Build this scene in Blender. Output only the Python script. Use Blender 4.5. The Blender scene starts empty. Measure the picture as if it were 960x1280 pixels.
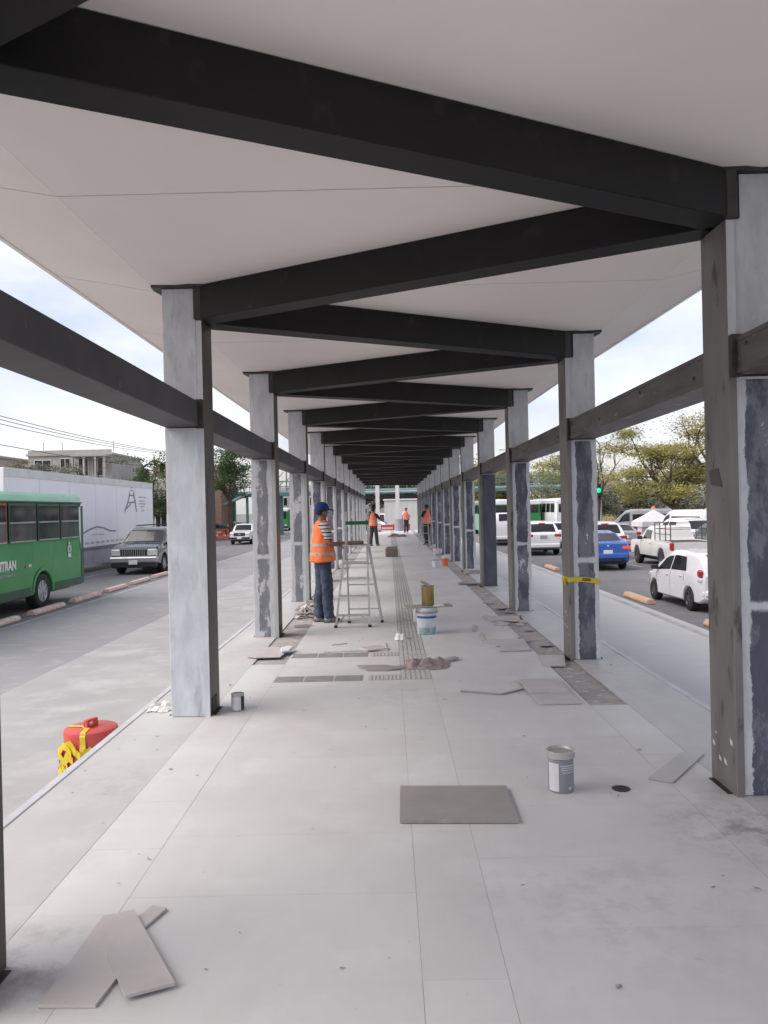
import bpy, bmesh, math, random
from mathutils import Vector, Matrix, noise
random.seed(11)
R = math.radians
sc = bpy.context.scene
COL = sc.collection

# ------------------------------------------------------------------ camera, sky, sun, exposure
cam_d = bpy.data.cameras.new('camera'); cam = bpy.data.objects.new('camera', cam_d); COL.objects.link(cam)
cam_d.sensor_fit = 'HORIZONTAL'; cam_d.sensor_width = 36; cam_d.lens = 36
cam_d.clip_start = 0.05; cam_d.clip_end = 2000
cam.matrix_world = (Matrix.Translation((0, 0, 1.6)) @ Matrix.Rotation(R(0.36), 4, 'Z')
                    @ Matrix.Rotation(R(90 - 0.18), 4, 'X') @ Matrix.Rotation(R(-1.3), 4, 'Z'))
sc.camera = cam

SUN_EL, SUN_AZ = 46, -108          # degrees; azimuth measured from +Y (view direction) towards +X
world = bpy.data.worlds.new('World'); sc.world = world; world.use_nodes = True
wn, wl = world.node_tree.nodes, world.node_tree.links
wn.clear()
out = wn.new('ShaderNodeOutputWorld'); bg = wn.new('ShaderNodeBackground'); bg.inputs['Strength'].default_value = 0.15
sky = wn.new('ShaderNodeTexSky'); sky.sky_type = 'NISHITA'; sky.sun_disc = False
sky.sun_elevation = R(SUN_EL); sky.sun_rotation = R(SUN_AZ); sky.air_density = 1.0; sky.dust_density = 2.5
tc = wn.new('ShaderNodeTexCoord'); mp = wn.new('ShaderNodeMapping'); mp.inputs['Scale'].default_value = (1.0, 1.0, 2.6)
nz = wn.new('ShaderNodeTexNoise'); nz.inputs['Scale'].default_value = 2.6; nz.inputs['Detail'].default_value = 6; nz.inputs['Roughness'].default_value = 0.55
rp = wn.new('ShaderNodeValToRGB'); rp.color_ramp.elements[0].position = 0.40; rp.color_ramp.elements[1].position = 0.66
rp.color_ramp.elements[0].color = (0.2, 0.2, 0.2, 1); rp.color_ramp.elements[1].color = (1, 1, 1, 1)
mx = wn.new('ShaderNodeMix'); mx.data_type = 'RGBA'; mx.inputs[7].default_value = (1.74, 1.75, 1.80, 1)
wl.new(tc.outputs['Generated'], mp.inputs['Vector']); wl.new(mp.outputs[0], nz.inputs['Vector'])
wl.new(nz.outputs['Fac'], rp.inputs[0]); wl.new(rp.outputs[0], mx.inputs[0]); dim = wn.new('ShaderNodeVectorMath'); dim.operation = 'MULTIPLY'; dim.inputs[1].default_value = (0.40, 0.345, 0.355)
wl.new(sky.outputs[0], dim.inputs[0]); wl.new(dim.outputs[0], mx.inputs[6])
wl.new(mx.outputs[2], bg.inputs['Color']); wl.new(bg.outputs[0], out.inputs['Surface'])

sun_d = bpy.data.lights.new('sun', 'SUN'); sun_d.energy = 0.85; sun_d.angle = R(60); sun_d.color = (1.0, 0.96, 0.9)
sun = bpy.data.objects.new('sun', sun_d); COL.objects.link(sun)
sdir = Vector((math.sin(R(SUN_AZ)) * math.cos(R(SUN_EL)), math.cos(R(SUN_AZ)) * math.cos(R(SUN_EL)), math.sin(R(SUN_EL))))
sun.rotation_euler = sdir.to_track_quat('Z', 'Y').to_euler()

sc.view_settings.view_transform = 'Standard'; sc.view_settings.look = 'None'
sc.view_settings.gamma = 1; sc.view_settings.use_curve_mapping = False
sc.view_settings.exposure = 2.12
sc.render.engine = 'CYCLES'; sc.cycles.max_bounces = 8; sc.cycles.diffuse_bounces = 5

# ------------------------------------------------------------------ materials
MATS = {}
def base_mat(name):
    m = bpy.data.materials.new(name); m.use_nodes = True
    nt = m.node_tree; b = nt.nodes['Principled BSDF']; MATS[name] = m
    return m, nt, nt.nodes, nt.links, b
def coords(nt, world_space=False, stretch=(1, 1, 1)):
    n, l = nt.nodes, nt.links
    if world_space:
        g = n.new('ShaderNodeNewGeometry'); src = g.outputs['Position']
        mp = n.new('ShaderNodeMapping'); mp.inputs['Scale'].default_value = stretch
        l.new(src, mp.inputs[0]); return mp.outputs[0]
    t = n.new('ShaderNodeTexCoord'); oi = n.new('ShaderNodeObjectInfo')
    mu = n.new('ShaderNodeMath'); mu.operation = 'MULTIPLY'; mu.inputs[1].default_value = 57.0; l.new(oi.outputs['Random'], mu.inputs[0])
    mp = n.new('ShaderNodeMapping'); mp.inputs['Scale'].default_value = stretch
    l.new(t.outputs['Object'], mp.inputs[0])
    ad = n.new('ShaderNodeVectorMath'); ad.operation = 'ADD'; l.new(mp.outputs[0], ad.inputs[0]); l.new(mu.outputs[0], ad.inputs[1])
    return ad.outputs[0]
def ramp(nt, src, p0, p1, c0=(0, 0, 0, 1), c1=(1, 1, 1, 1)):
    r = nt.nodes.new('ShaderNodeValToRGB'); e = r.color_ramp.elements
    e[0].position, e[1].position = p0, p1; e[0].color, e[1].color = c0, c1
    nt.links.new(src, r.inputs[0]); return r.outputs[0]
def noise_tex(nt, vec, scale, detail=4, rough=0.55):
    t = nt.nodes.new('ShaderNodeTexNoise'); t.inputs['Scale'].default_value = scale
    t.inputs['Detail'].default_value = detail; t.inputs['Roughness'].default_value = rough
    nt.links.new(vec, t.inputs['Vector']); return t.outputs['Fac']
def mixc(nt, fac, a, b):
    m = nt.nodes.new('ShaderNodeMix'); m.data_type = 'RGBA'
    for v, i in ((a, 6), (b, 7)):
        if isinstance(v, (tuple, list)): m.inputs[i].default_value = (*v[:3], 1)
        else: nt.links.new(v, m.inputs[i])
    if isinstance(fac, (int, float)): m.inputs[0].default_value = fac
    else: nt.links.new(fac, m.inputs[0])
    return m.outputs[2]
def math_n(nt, op, a, b=None, clamp=False):
    m = nt.nodes.new('ShaderNodeMath'); m.operation = op; m.use_clamp = clamp
    for v, i in ((a, 0), (b, 1)):
        if v is None: continue
        if isinstance(v, (int, float)): m.inputs[i].default_value = v
        else: nt.links.new(v, m.inputs[i])
    return m.outputs[0]
def bump(nt, b, src, strength, dist=0.02):
    n = nt.nodes.new('ShaderNodeBump'); n.inputs['Strength'].default_value = strength; n.inputs['Distance'].default_value = dist
    nt.links.new(src, n.inputs['Height']); nt.links.new(n.outputs[0], b.inputs['Normal'])
def pm(name, c1, c2=None, scale=3, rough=.6, metal=0, bmp=0, bscale=60, spec=.5, ws=False, stretch=(1, 1, 1), lo=.35, hi=.65, coat=0, rr=.12, c3=None, s3=20, l3=.6, h3=.7):
    m, nt, n, l, b = base_mat(name)
    b.inputs['Roughness'].default_value = rough; b.inputs['Metallic'].default_value = metal
    b.inputs['Specular IOR Level'].default_value = spec; b.inputs['Coat Weight'].default_value = coat
    if c2 is None: c2 = tuple(v * .85 for v in c1)
    v = coords(nt, ws, stretch)
    f = noise_tex(nt, v, scale, 5)
    col = mixc(nt, ramp(nt, f, lo, hi), c1, c2)
    if c3: col = mixc(nt, ramp(nt, noise_tex(nt, v, s3, 4), l3, h3), col, c3)
    l.new(col, b.inputs['Base Color'])
    rv = math_n(nt, 'MULTIPLY_ADD', f, rr); nt.nodes[-1].inputs[2].default_value = rough - rr / 2; l.new(rv, b.inputs['Roughness'])
    if bmp: bump(nt, b, noise_tex(nt, v, bscale, 3), bmp)
    return m

def tile_mat(name, c, dirt, joint_tint=.05):
    m, nt, n, l, b = base_mat(name)
    oi = n.new('ShaderNodeObjectInfo')
    v = coords(nt, True)
    big = noise_tex(nt, v, .9, 4); mid = noise_tex(nt, coords(nt, True, (1, .45, 1)), 3.2, 6, .65); fine = noise_tex(nt, v, 26, 3)
    col = mixc(nt, ramp(nt, big, .35, .7), c, (c[0] * .90, c[1] * .875, c[2] * .875))
    col = mixc(nt, math_n(nt, 'MULTIPLY', ramp(nt, mid, .46, .70), .6), col, dirt)
    dust = ramp(nt, noise_tex(nt, v, 1.7, 6, .7), .52, .72)
    col = mixc(nt, math_n(nt, 'MULTIPLY', dust, .5), col, tuple(min(1, x * 1.14) for x in c))
    col = mixc(nt, math_n(nt, 'MULTIPLY', ramp(nt, noise_tex(nt, v, 7.5, 5, .7),   .66, .74), .35), col, tuple(x * .7 for x in c))
    geo = n.new('ShaderNodeNewGeometry'); wob = noise_tex(nt, v, 5.5, 6, .72)
    for cx, cy, rr_, amt in ((1.80, 3.78, .62, .85), (-1.34, 2.72, .40, .7), (1.25, 6.9, .5, .35), (.05, 6.6, .45, .4), (-1.7, 4.6, .5, .3), (1.95, 7.6, .5, .5), (.9, 3.1, .7, .3)):
        dv = n.new('ShaderNodeVectorMath'); dv.operation = 'DISTANCE'; dv.inputs[1].default_value = (cx, cy, 0); l.new(geo.outputs['Position'], dv.inputs[0])
        dd = math_n(nt, 'MULTIPLY_ADD', dv.outputs['Value'], -1 / rr_); n[-1].inputs[2].default_value = 1.0
        msk = math_n(nt, 'MULTIPLY', math_n(nt, 'MAXIMUM', dd, 0.0), ramp(nt, wob, .47, .62)); msk = math_n(nt, 'MULTIPLY', msk, amt * 1.0, True)
        col = mixc(nt, msk, col, (.20, .185, .175))
    sp = ramp(nt, noise_tex(nt, v, 60, 2), .72, .76)
    col = mixc(nt, math_n(nt, 'MULTIPLY', sp, .35), col, (.22, .21, .2))
    br = math_n(nt, 'MULTIPLY_ADD', oi.outputs['Random'], joint_tint); n[-1].inputs[2].default_value = 1 - joint_tint / 2
    sc_ = n.new('ShaderNodeVectorMath'); sc_.operation = 'SCALE'; l.new(col, sc_.inputs[0]); l.new(br, sc_.inputs['Scale'])
    l.new(sc_.outputs[0], b.inputs['Base Color'])
    b.inputs['Specular IOR Level'].default_value = .4
    rv = math_n(nt, 'MULTIPLY_ADD', mid, .3); n[-1].inputs[2].default_value = .38; l.new(rv, b.inputs['Roughness'])
    bump(nt, b, fine, .05, .004)
    return m

def panel_mat(name, slate, filler, edge=.19, blot=.64, band=True, streak=None):
    """column cladding: slate primer with pale filler along the edges, blotches and a filled sheet joint"""
    m, nt, n, l, b = base_mat(name)
    v = coords(nt, False, (1, 1, .45)); t = n.new('ShaderNodeTexCoord')
    sx = n.new('ShaderNodeSeparateXYZ'); l.new(t.outputs['Generated'], sx.inputs[0])
    e = math_n(nt, 'MINIMUM', sx.outputs[0], math_n(nt, 'SUBTRACT', 1.0, sx.outputs[0]))
    n1 = noise_tex(nt, v, 9, 8, .68)
    e2 = math_n(nt, 'MULTIPLY_ADD', n1, -.42); n[-1].inputs[2].default_value = .21; e2 = math_n(nt, 'ADD', e, e2)
    em = ramp(nt, e2, edge * .92, edge * 1.04, (1, 1, 1, 1), (0, 0, 0, 1))
    n2 = noise_tex(nt, v, 5.5, 8, .7); bm_ = ramp(nt, n2, blot, blot + .025)
    mask = math_n(nt, 'MAXIMUM', em, bm_)
    if band:
        d = math_n(nt, 'ABSOLUTE', math_n(nt, 'SUBTRACT', sx.outputs[2], .455))
        d = math_n(nt, 'ADD', d, math_n(nt, 'MULTIPLY', math_n(nt, 'SUBTRACT', n1, .5), .03))
        mask = math_n(nt, 'MAXIMUM', mask, ramp(nt, d, .008, .016, (1, 1, 1, 1), (0, 0, 0, 1)))
    mask = math_n(nt, 'MULTIPLY', mask, .93)
    s = noise_tex(nt, coords(nt, False, (1, 1, .35)), 9, 7, .62)
    base = mixc(nt, ramp(nt, s, .38, .70), slate, tuple(x * 1.32 for x in slate))
    base = mixc(nt, math_n(nt, 'MULTIPLY', ramp(nt, n2, .48, .56), .16), base, filler)
    fil = mixc(nt, ramp(nt, noise_tex(nt, v, 18, 3), .4, .7), filler, tuple(x * .82 for x in filler))
    col = mixc(nt, mask, base, fil)
    if streak:
        sm = ramp(nt, noise_tex(nt, coords(nt, False, (1, 1, .28)), 7, 6, .6), .60, .70)
        col = mixc(nt, math_n(nt, 'MULTIPLY', sm, .55), col, streak)
    l.new(col, b.inputs['Base Color']); b.inputs['Roughness'].default_value = .72; b.inputs['Specular IOR Level'].default_value = .3
    bump(nt, b, mask, .25, .004)
    return m

tile_mat('tile', (.545, .548, .543), (.475, .472, .467))
tile_mat('edge_tile', (.462, .46, .455), (.395, .39, .385))
pm('tile_body', (.47, .44, .43), (.41, .385, .375), 5, .6)
pm('tile_dark', (.30, .28, .275), (.25, .235, .23), 3, .5, c3=(.36, .34, .33), s3=6)
pm('tactile_dark', (.24, .24, .243), (.30, .298, .296), 8, .65, ws=True)
pm('tactile_pale', (.40, .39, .38), (.33, .32, .315), 8, .65, ws=True)
pm('ridge', (.44, .435, .43), (.39, .388, .383), 10, .6, ws=True)
pm('ridge_pale', (.47, .455, .45), (.42, .41, .40), 10, .6, ws=True)
pm('mortar_bed', (.36, .34, .325), (.26, .245, .235), 4, .9, bmp=.5, bscale=35, ws=True, c3=(.46, .44, .42), s3=11, l3=.58, h3=.66)
pm('grout', (.40, .39, .385), (.33, .32, .315), 8, .9, ws=True)
pm('platform_concrete', (.42, .41, .40), (.34, .33, .325), 2, .85, bmp=.2, ws=True)
pm('kerb', (.50, .51, .53), (.40, .41, .43), 5, .6, ws=True)
pm('road_concrete', (.345, .34, .338), (.30, .297, .295), .8, .85, bmp=.15, bscale=90, ws=True, c3=(.39, .385, .38), s3=1.7, l3=.5, h3=.7)
pm('lane_asphalt', (.27, .27, .277), (.235, .235, .242), .6, .85, bmp=.25, bscale=120, ws=True, c3=(.30, .298, .30), s3=2.4, l3=.52, h3=.7)
pm('lane_worn', (.44, .435, .43), (.40, .395, .392), .6, .85, bmp=.25, bscale=120, ws=True, c3=(.45, .448, .45), s3=2.4, l3=.52, h3=.7)
pm('road_asphalt', (.165, .165, .168), (.135, .135, .138), .5, .85, bmp=.25, bscale=120, ws=True, c3=(.19, .19, .19), s3=2.2, l3=.55, h3=.7)
pm('ground', (.20, .19, .17), (.14, .135, .12), .2, .9, ws=True)
pm('lane_paint', (.40, .40, .39), (.26, .26, .255), 3, .7, ws=True)
pm('soffit', (.87, .81, .775), (.84, .78, .745), 1.1, .8, ws=True)
pm('roof_metal', (.5, .5, .5), None, 2, .5)
pm('beam_black', (.012, .0115, .0115), (.016, .0155, .0155), 2.5, .55, spec=.25, c3=(.03, .029, .028), s3=7, l3=.62, h3=.78)
pm('beam_end', (.05, .045, .042), (.03, .028, .027), 8, .6)
pm('beam_grey', (.066, .064, .066), (.05, .048, .05), 2.5, .55, spec=.4, c3=(.10, .10, .10), s3=9, l3=.66, h3=.72)
pm('beam_steel', (.135, .128, .118), (.09, .085, .079), 3.5, .5, metal=.25, stretch=(1, .6, 3), c3=(.24, .23, .21), s3=8, l3=.62, h3=.7)
pm('steel', (.205, .197, .187), (.145, .138, .131), 4, .48, metal=.2, stretch=(1, 1, .35), c3=(.07, .056, .048), s3=9, l3=.58, h3=.68)
pm('steel_dark', (.10, .082, .074), (.062, .05, .046), 3, .5, metal=.2, stretch=(1, 1, .35))
pm('steel_pale', (.40, .415, .405), (.33, .345, .34), 4, .6, stretch=(1, 1, .3))
pm('burnt_steel', (.02, .018, .017), (.06, .045, .035), 12, .7)
panel_mat('panel_upper', (.44, .46, .485), (.56, .57, .585), edge=.06, blot=.60, band=False, streak=(.30, .31, .325))
panel_mat('panel_slate', (.082, .09, .118), (.64, .645, .68))
panel_mat('panel_slate_heavy', (.15, .157, .178), (.50, .52, .55), edge=.24, blot=.55)
panel_mat('panel_plain', (.075, .08, .105), (.16, .17, .20), edge=.02, blot=.75, band=False)
panel_mat('panel_pale', (.44, .475, .515), (.54, .565, .595), edge=.12, blot=.6, band=False, streak=(.17, .19, .225))
panel_mat('panel_blue', (.20, .23, .285), (.42, .45, .50), edge=.1, blot=.62, band=False)
pm('filler', (.62, .62, .63), (.52, .52, .54), 12, .7)

pm('paint_white', (.72, .72, .725), (.68, .68, .69), 2, .28, coat=.6)
pm('paint_offwhite', (.62, .61, .585), (.56, .55, .53), 2, .35, coat=.4)
pm('paint_green', (.028, .25, .062), (.025, .22, .054), .8, .45, coat=.12)
pm('paint_green_pale', (.26, .50, .34), (.20, .42, .28), 1, .4, coat=.3)
pm('paint_green_dark', (.03, .085, .05), (.024, .07, .042), 1, .5)
pm('paint_blue', (.025, .105, .42), (.022, .09, .37), 1, .25, coat=.8)
pm('paint_charcoal', (.035, .042, .045), (.03, .036, .038), 1, .22, coat=.8)
pm('paint_black', (.02, .02, .021), None, 2, .4)
pm('paint_grey', (.30, .31, .32), None, 2, .3, coat=.4)
pm('paint_red', (.35, .03, .03), None, 2, .35)
pm('glass_dark', (.010, .011, .012), (.02, .022, .024), 1.5, .08, spec=.4, rr=.02)
pm('glass_pane', (.032, .035, .037), (.012, .013, .014), 2.2, .08, spec=.45, rr=.02)
pm('rubber', (.018, .018, .018), None, 8, .8)
pm('rim_metal', (.42, .43, .44), None, 6, .35, metal=.6)
pm('rim_dark', (.10, .10, .105), None, 6, .4, metal=.4)
pm('chrome', (.62, .62, .63), None, 5, .22, metal=.8)
pm('lamp_clear', (.62, .63, .64), (.5, .5, .5), 9, .15)
pm('lamp_red', (.42, .02, .02), (.30, .012, .015), 9, .2)
pm('lamp_orange', (.8, .25, .04), None, 9, .2)
pm('plate_white', (.75, .75, .74), None, 9, .5)
pm('dark_plastic', (.025, .025, .026), None, 8, .6)
pm('trailer_white', (.82, .82, .84), (.79, .79, .81), .7, .45)
pm('trailer_rail', (.66, .66, .63), None, 2, .5)
pm('trailer_skirt', (.42, .42, .47), None, 2, .5)
pm('print_grey', (.22, .23, .26), None, 9, .6)
pm('print_white', (.74, .76, .74), None, 9, .5)
pm('print_pale', (.45, .46, .5), None, 9, .6)
pm('divider_orange', (.62, .36, .19), (.52, .34, .22), 4, .8, c3=(.50, .44, .40), s3=7, l3=.5, h3=.62)
pm('divider_red', (.58, .36, .27), (.46, .34, .29), 4, .8, c3=(.55, .50, .47), s3=7, l3=.45, h3=.6)
pm('plastic_red', (.52, .075, .06), (.42, .055, .045), 3, .45)
pm('plastic_orange', (.75, .16, .05), (.65, .12, .04), 4, .5)
pm('tape_yellow', (.62, .50, .03), (.55, .42, .02), 6, .4)
pm('tape_ink', (.02, .02, .02), None, 6, .6)
pm('tin_grey', (.27, .275, .31), (.23, .235, .27), 3, .4)
pm('tin_lid', (.48, .47, .45), (.36, .35, .33), 7, .4, metal=.4)
pm('tin_label', (.60, .60, .63), (.52, .52, .55), 9, .5)
pm('tin_gold', (.40, .32, .13), (.17, .13, .05), 7, .35, metal=.5, stretch=(1, 1, .25))
pm('bucket_white', (.62, .65, .70), (.5, .53, .58), 6, .45)
pm('bucket_blue', (.03, .10, .36), None, 6, .45)
pm('bucket_print', (.08, .20, .16), (.40, .48, .55), 14, .5)
pm('bucket_grey', (.30, .32, .34), (.2, .21, .22), 9, .5)
pm('board', (.34, .325, .30), (.27, .255, .235), 4, .7)
pm('cardboard', (.20, .165, .145), (.15, .125, .11), 6, .85)
pm('paper_pink', (.33, .265, .255), (.22, .175, .17), 9, .85, c3=(.42, .37, .36), s3=14)
pm('sack', (.60, .585, .56), (.52, .5, .48), 9, .9)
pm('cloth_white', (.68, .68, .66), (.6, .6, .58), 12, .9)
pm('aluminium', (.55, .55, .545), (.42, .42, .42), 8, .42, metal=.55)
pm('green_strap', (.012, .13, .055), (.01, .09, .04), 12, .6)
pm('skin', (.23, .12, .075), (.20, .10, .062), 9, .55)
pm('hair', (.012, .010, .009), None, 9, .6)
pm('vest_orange', (.92, .22, .065), (.82, .17, .045), 4, .75, bmp=.3, bscale=14)
pm('vest_coral', (.85, .20, .11), (.72, .15, .08), 4, .75)
pm('reflective', (.42, .41, .385), (.34, .33, .31), 6, .45)
pm('denim', (.058, .078, .118), (.032, .046, .075), 5, .9, bmp=.4, bscale=24, c3=(.12, .15, .20), s3=6, l3=.6, h3=.75)
pm('trouser_dark', (.02, .022, .03), (.03, .032, .04), 5, .9)
pm('trouser_grey', (.05, .05, .052), (.035, .035, .037), 5, .9)
pm('shirt_dark', (.035, .02, .022), (.025, .018, .02), 5, .9)
pm('cap_blue', (.018, .035, .20), (.014, .028, .16), 5, .8)
pm('shoe', (.30, .30, .30), (.08, .08, .08), 16, .7, lo=.48, hi=.52)
pm('bark', (.10, .075, .055), (.06, .045, .033), 6, .9, stretch=(1, 1, .3), bmp=.4)
pm('bridge_teal', (.09, .20, .19), (.07, .155, .15), 2, .5)
pm('bridge_deck', (.30, .40, .40), None, 2, .6)
pm('wall_grey', (.40, .385, .36), (.34, .325, .30), .7, .9, c3=(.46, .44, .41), s3=3)  # grey lightened so distance haze is mixed into the wall colour
pm('wall_beige', (.47, .41, .34), (.40, .345, .28), .7, .9)
pm('wall_white', (.62, .615, .60), (.55, .545, .53), .6, .85)
pm('wall_brick', (.30, .20, .155), (.25, .165, .125), 2, .9)
pm('wall_yellow', (.55, .43, .23), None, .8, .9)
pm('awning_dark', (.025, .026, .03), None, 3, .7)
pm('tent_white', (.68, .67, .68), (.6, .59, .6), 2, .8)
pm('tent_pink', (.62, .42, .40), None, 2, .8)
pm('tent_orange', (.75, .25, .06), None, 2, .8)
pm('pole_concrete', (.36, .35, .335), None, 3, .9)
pm('cable', (.06, .06, .06), None, 3, .7)
pm('cage', (.06, .055, .05), None, 6, .6)
# striped knit shirt
m, nt, n, l, b = base_mat('shirt_striped')
t = n.new('ShaderNodeTexCoord'); w = n.new('ShaderNodeTexWave'); w.bands_direction = 'Z'; w.inputs['Scale'].default_value = 6.2; w.inputs['Distortion'].default_value = 1.2
w.inputs['Detail Scale'].default_value = 2
l.new(t.outputs['Object'], w.inputs['Vector']); l.new(mixc(nt, ramp(nt, w.outputs['Fac'], .70, .76), (.46, .45, .42), (.025, .025, .028)), b.inputs['Base Color'])
b.inputs['Roughness'].default_value = .9
# traffic signal lens (lit)
m, nt, n, l, b = base_mat('signal_green'); b.inputs['Base Color'].default_value = (.01, .3, .15, 1)
b.inputs['Emission Color'].default_value = (.01, .62, .30, 1); b.inputs['Emission Strength'].default_value = .35
m, nt, n, l, b = base_mat('lamp_brake'); b.inputs['Base Color'].default_value = (.6, .02, .02, 1)
b.inputs['Emission Color'].default_value = (1, .12, .05, 1); b.inputs['Emission Strength'].default_value = .12
def leaf_mat(name, c1, c2):
    m, nt, n, l, b = base_mat(name)
    f = noise_tex(nt, coords(nt), .9, 3); f2 = noise_tex(nt, coords(nt), 7, 2)
    col = mixc(nt, ramp(nt, f, .38, .62), c1, c2); col = mixc(nt, math_n(nt, 'MULTIPLY', f2, .5), col, tuple(x * .55 for x in c1))
    l.new(col, b.inputs['Base Color']); b.inputs['Roughness'].default_value = .6; b.inputs['Specular IOR Level'].default_value = .25
    tr = n.new('ShaderNodeBsdfTranslucent'); l.new(col, tr.inputs['Color'])
    ms = n.new('ShaderNodeMixShader'); ms.inputs[0].default_value = .35
    l.new(b.outputs[0], ms.inputs[1]); l.new(tr.outputs[0], ms.inputs[2])
    l.new(ms.outputs[0], n['Material Output'].inputs['Surface'])
leaf_mat('leaf_yellow', (.33, .30, .09), (.24, .235, .085))
leaf_mat('leaf_dull', (.19, .20, .115), (.145, .155, .09))
leaf_mat('leaf_green', (.075, .13, .04), (.055, .095, .035))
leaf_mat('leaf_grey', (.20, .21, .155), (.15, .165, .12))
leaf_mat('leaf_dark', (.04, .06, .03), (.055, .08, .035))

# ------------------------------------------------------------------ mesh helpers
class B:
    def __init__(s): s.v = []; s.f = []
    def quad(s, a, b, c, d):
        i = len(s.v); s.v += [tuple(a), tuple(b), tuple(c), tuple(d)]; s.f.append((i, i + 1, i + 2, i + 3)); return s
    def tri(s, a, b, c):
        i = len(s.v); s.v += [tuple(a), tuple(b), tuple(c)]; s.f.append((i, i + 1, i + 2)); return s
    def box(s, x0, x1, y0, y1, z0, z1):
        i = len(s.v)
        s.v += [(x0, y0, z0), (x1, y0, z0), (x1, y1, z0), (x0, y1, z0), (x0, y0, z1), (x1, y0, z1), (x1, y1, z1), (x0, y1, z1)]
        s.f += [tuple(i + k for k in q) for q in ((3, 2, 1, 0), (4, 5, 6, 7), (0, 1, 5, 4), (1, 2, 6, 5), (2, 3, 7, 6), (3, 0, 4, 7))]
        return s
    def bar(s, p, q, w, h, up=(0, 0, 1)):
        p, q = Vector(p), Vector(q); d = (q - p).normalized(); u = Vector(up)
        if abs(d.dot(u)) > .98: u = Vector((0, 1, 0))
        x = d.cross(u).normalized(); u = x.cross(d).normalized(); i = len(s.v)
        for c in (p, q):
            for a, b_ in ((-1, -1), (1, -1), (1, 1), (-1, 1)): s.v.append(tuple(c + x * a * w / 2 + u * b_ * h / 2))
        s.f += [tuple(i + k for k in z) for z in ((3, 2, 1, 0), (4, 5, 6, 7), (0, 1, 5, 4), (1, 2, 6, 5), (2, 3, 7, 6), (3, 0, 4, 7))]
        return s
    def tube(s, pts, rads, n=8, cap=True):
        pts = [Vector(p) for p in pts]
        if isinstance(rads, (int, float)): rads = [rads] * len(pts)
        rings = []; ref = None
        for k, p in enumerate(pts):
            d = (pts[min(k + 1, len(pts) - 1)] - pts[max(k - 1, 0)]).normalized()
            u = Vector((0, 0, 1)) if abs(d.z) < .9 else Vector((1, 0, 0))
            if ref is not None and abs(ref.dot(d)) < .95: u = ref
            x = d.cross(u).normalized(); y = x.cross(d).normalized(); ref = y
            rings.append([p + (x * math.cos(2 * math.pi * j / n) + y * math.sin(2 * math.pi * j / n)) * rads[k] for j in range(n)])
        return s.loft(rings, cap)
    def loft(s, rings, cap=True):
        i = len(s.v); n = len(rings[0])
        for r in rings: s.v += [tuple(p) for p in r]
        for k in range(len(rings) - 1):
            for j in range(n):
                a, b_ = i + k * n + j, i + k * n + (j + 1) % n
                s.f.append((a, b_, b_ + n, a + n))
        if cap:
            s.f.append(tuple(i + j for j in range(n))[::-1]); s.f.append(tuple(i + (len(rings) - 1) * n + j for j in range(n)))
        return s
    def lathe(s, prof, n=20, c=(0, 0, 0), cap=True):
        return s.loft([[(c[0] + r * math.cos(2 * math.pi * j / n), c[1] + r * math.sin(2 * math.pi * j / n), c[2] + z) for j in range(n)] for r, z in prof], cap)
    def prism(s, poly, z0, z1):
        n = len(poly); i = len(s.v)
        s.v += [(p[0], p[1], z0) for p in poly] + [(p[0], p[1], z1) for p in poly]
        s.f.append(tuple(i + j for j in range(n))[::-1]); s.f.append(tuple(i + n + j for j in range(n)))
        for j in range(n): s.f.append((i + j, i + (j + 1) % n, i + n + (j + 1) % n, i + n + j))
        return s
    def mesh(s, name):
        me = bpy.data.meshes.new(name); me.from_pydata(s.v, [], s.f); me.validate()
        bm = bmesh.new(); bm.from_mesh(me); bmesh.ops.recalc_face_normals(bm, faces=bm.faces); bm.to_mesh(me); bm.free()
        return me
    def build(s, name, mat, parent=None, smooth=None, bevel=0, loc=None):
        return link(name, s.mesh(name), mat, parent, smooth, bevel, loc)
def link(name, me, mat, parent=None, smooth=None, bevel=0, loc=None):
    o = bpy.data.objects.new(name, me); COL.objects.link(o)
    if mat and not me.materials: me.materials.append(MATS[mat])
    if smooth: 
        me.polygons.foreach_set('use_smooth', [True] * len(me.polygons)); me.set_sharp_from_angle(angle=R(smooth))
    if bevel:
        bm = bmesh.new(); bm.from_mesh(me); bmesh.ops.remove_doubles(bm, verts=bm.verts, dist=1e-5)
        bmesh.ops.bevel(bm, geom=list(bm.edges), offset=bevel, segments=1, affect='EDGES', profile=.5); bm.to_mesh(me); bm.free()
    if parent: o.parent = parent
    if loc: o.location = loc
    return o
def tag(o, label, cat, group=None, kind=None):
    if label: o['label'] = label
    if cat: o['category'] = cat
    if group: o['group'] = group
    if kind: o['kind'] = kind
    return o
def thing(name, label, cat, loc=(0, 0, 0), rz=0, group=None):
    o = bpy.data.objects.new(name, None); COL.objects.link(o); o.empty_display_size = .2
    o.location = loc; o.rotation_euler = (0, 0, R(rz)); return tag(o, label, cat, group)
def struct(name, b_, mat, **k):
    o = b_.build(name, mat, **k); o['kind'] = 'structure'; return o
def copy_tree(o, parent=None):
    c = o.copy(); COL.objects.link(c); c.parent = parent
    for ch in o.children: copy_tree(ch, c)
    return c
def text_mesh(body, size, extrude=.002, bold=0.0, shear=0):
    cu = bpy.data.curves.new('lettering', 'FONT'); cu.body = body; cu.size = size; cu.extrude = extrude; cu.offset = bold; cu.shear = shear
    cu.align_x = 'CENTER'; cu.align_y = 'CENTER'; cu.resolution_u = 3
    o = bpy.data.objects.new('lettering', cu); COL.objects.link(o)
    me = bpy.data.meshes.new_from_object(o.evaluated_get(bpy.context.evaluated_depsgraph_get()))
    bpy.data.objects.remove(o); bpy.data.curves.remove(cu); return me
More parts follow.
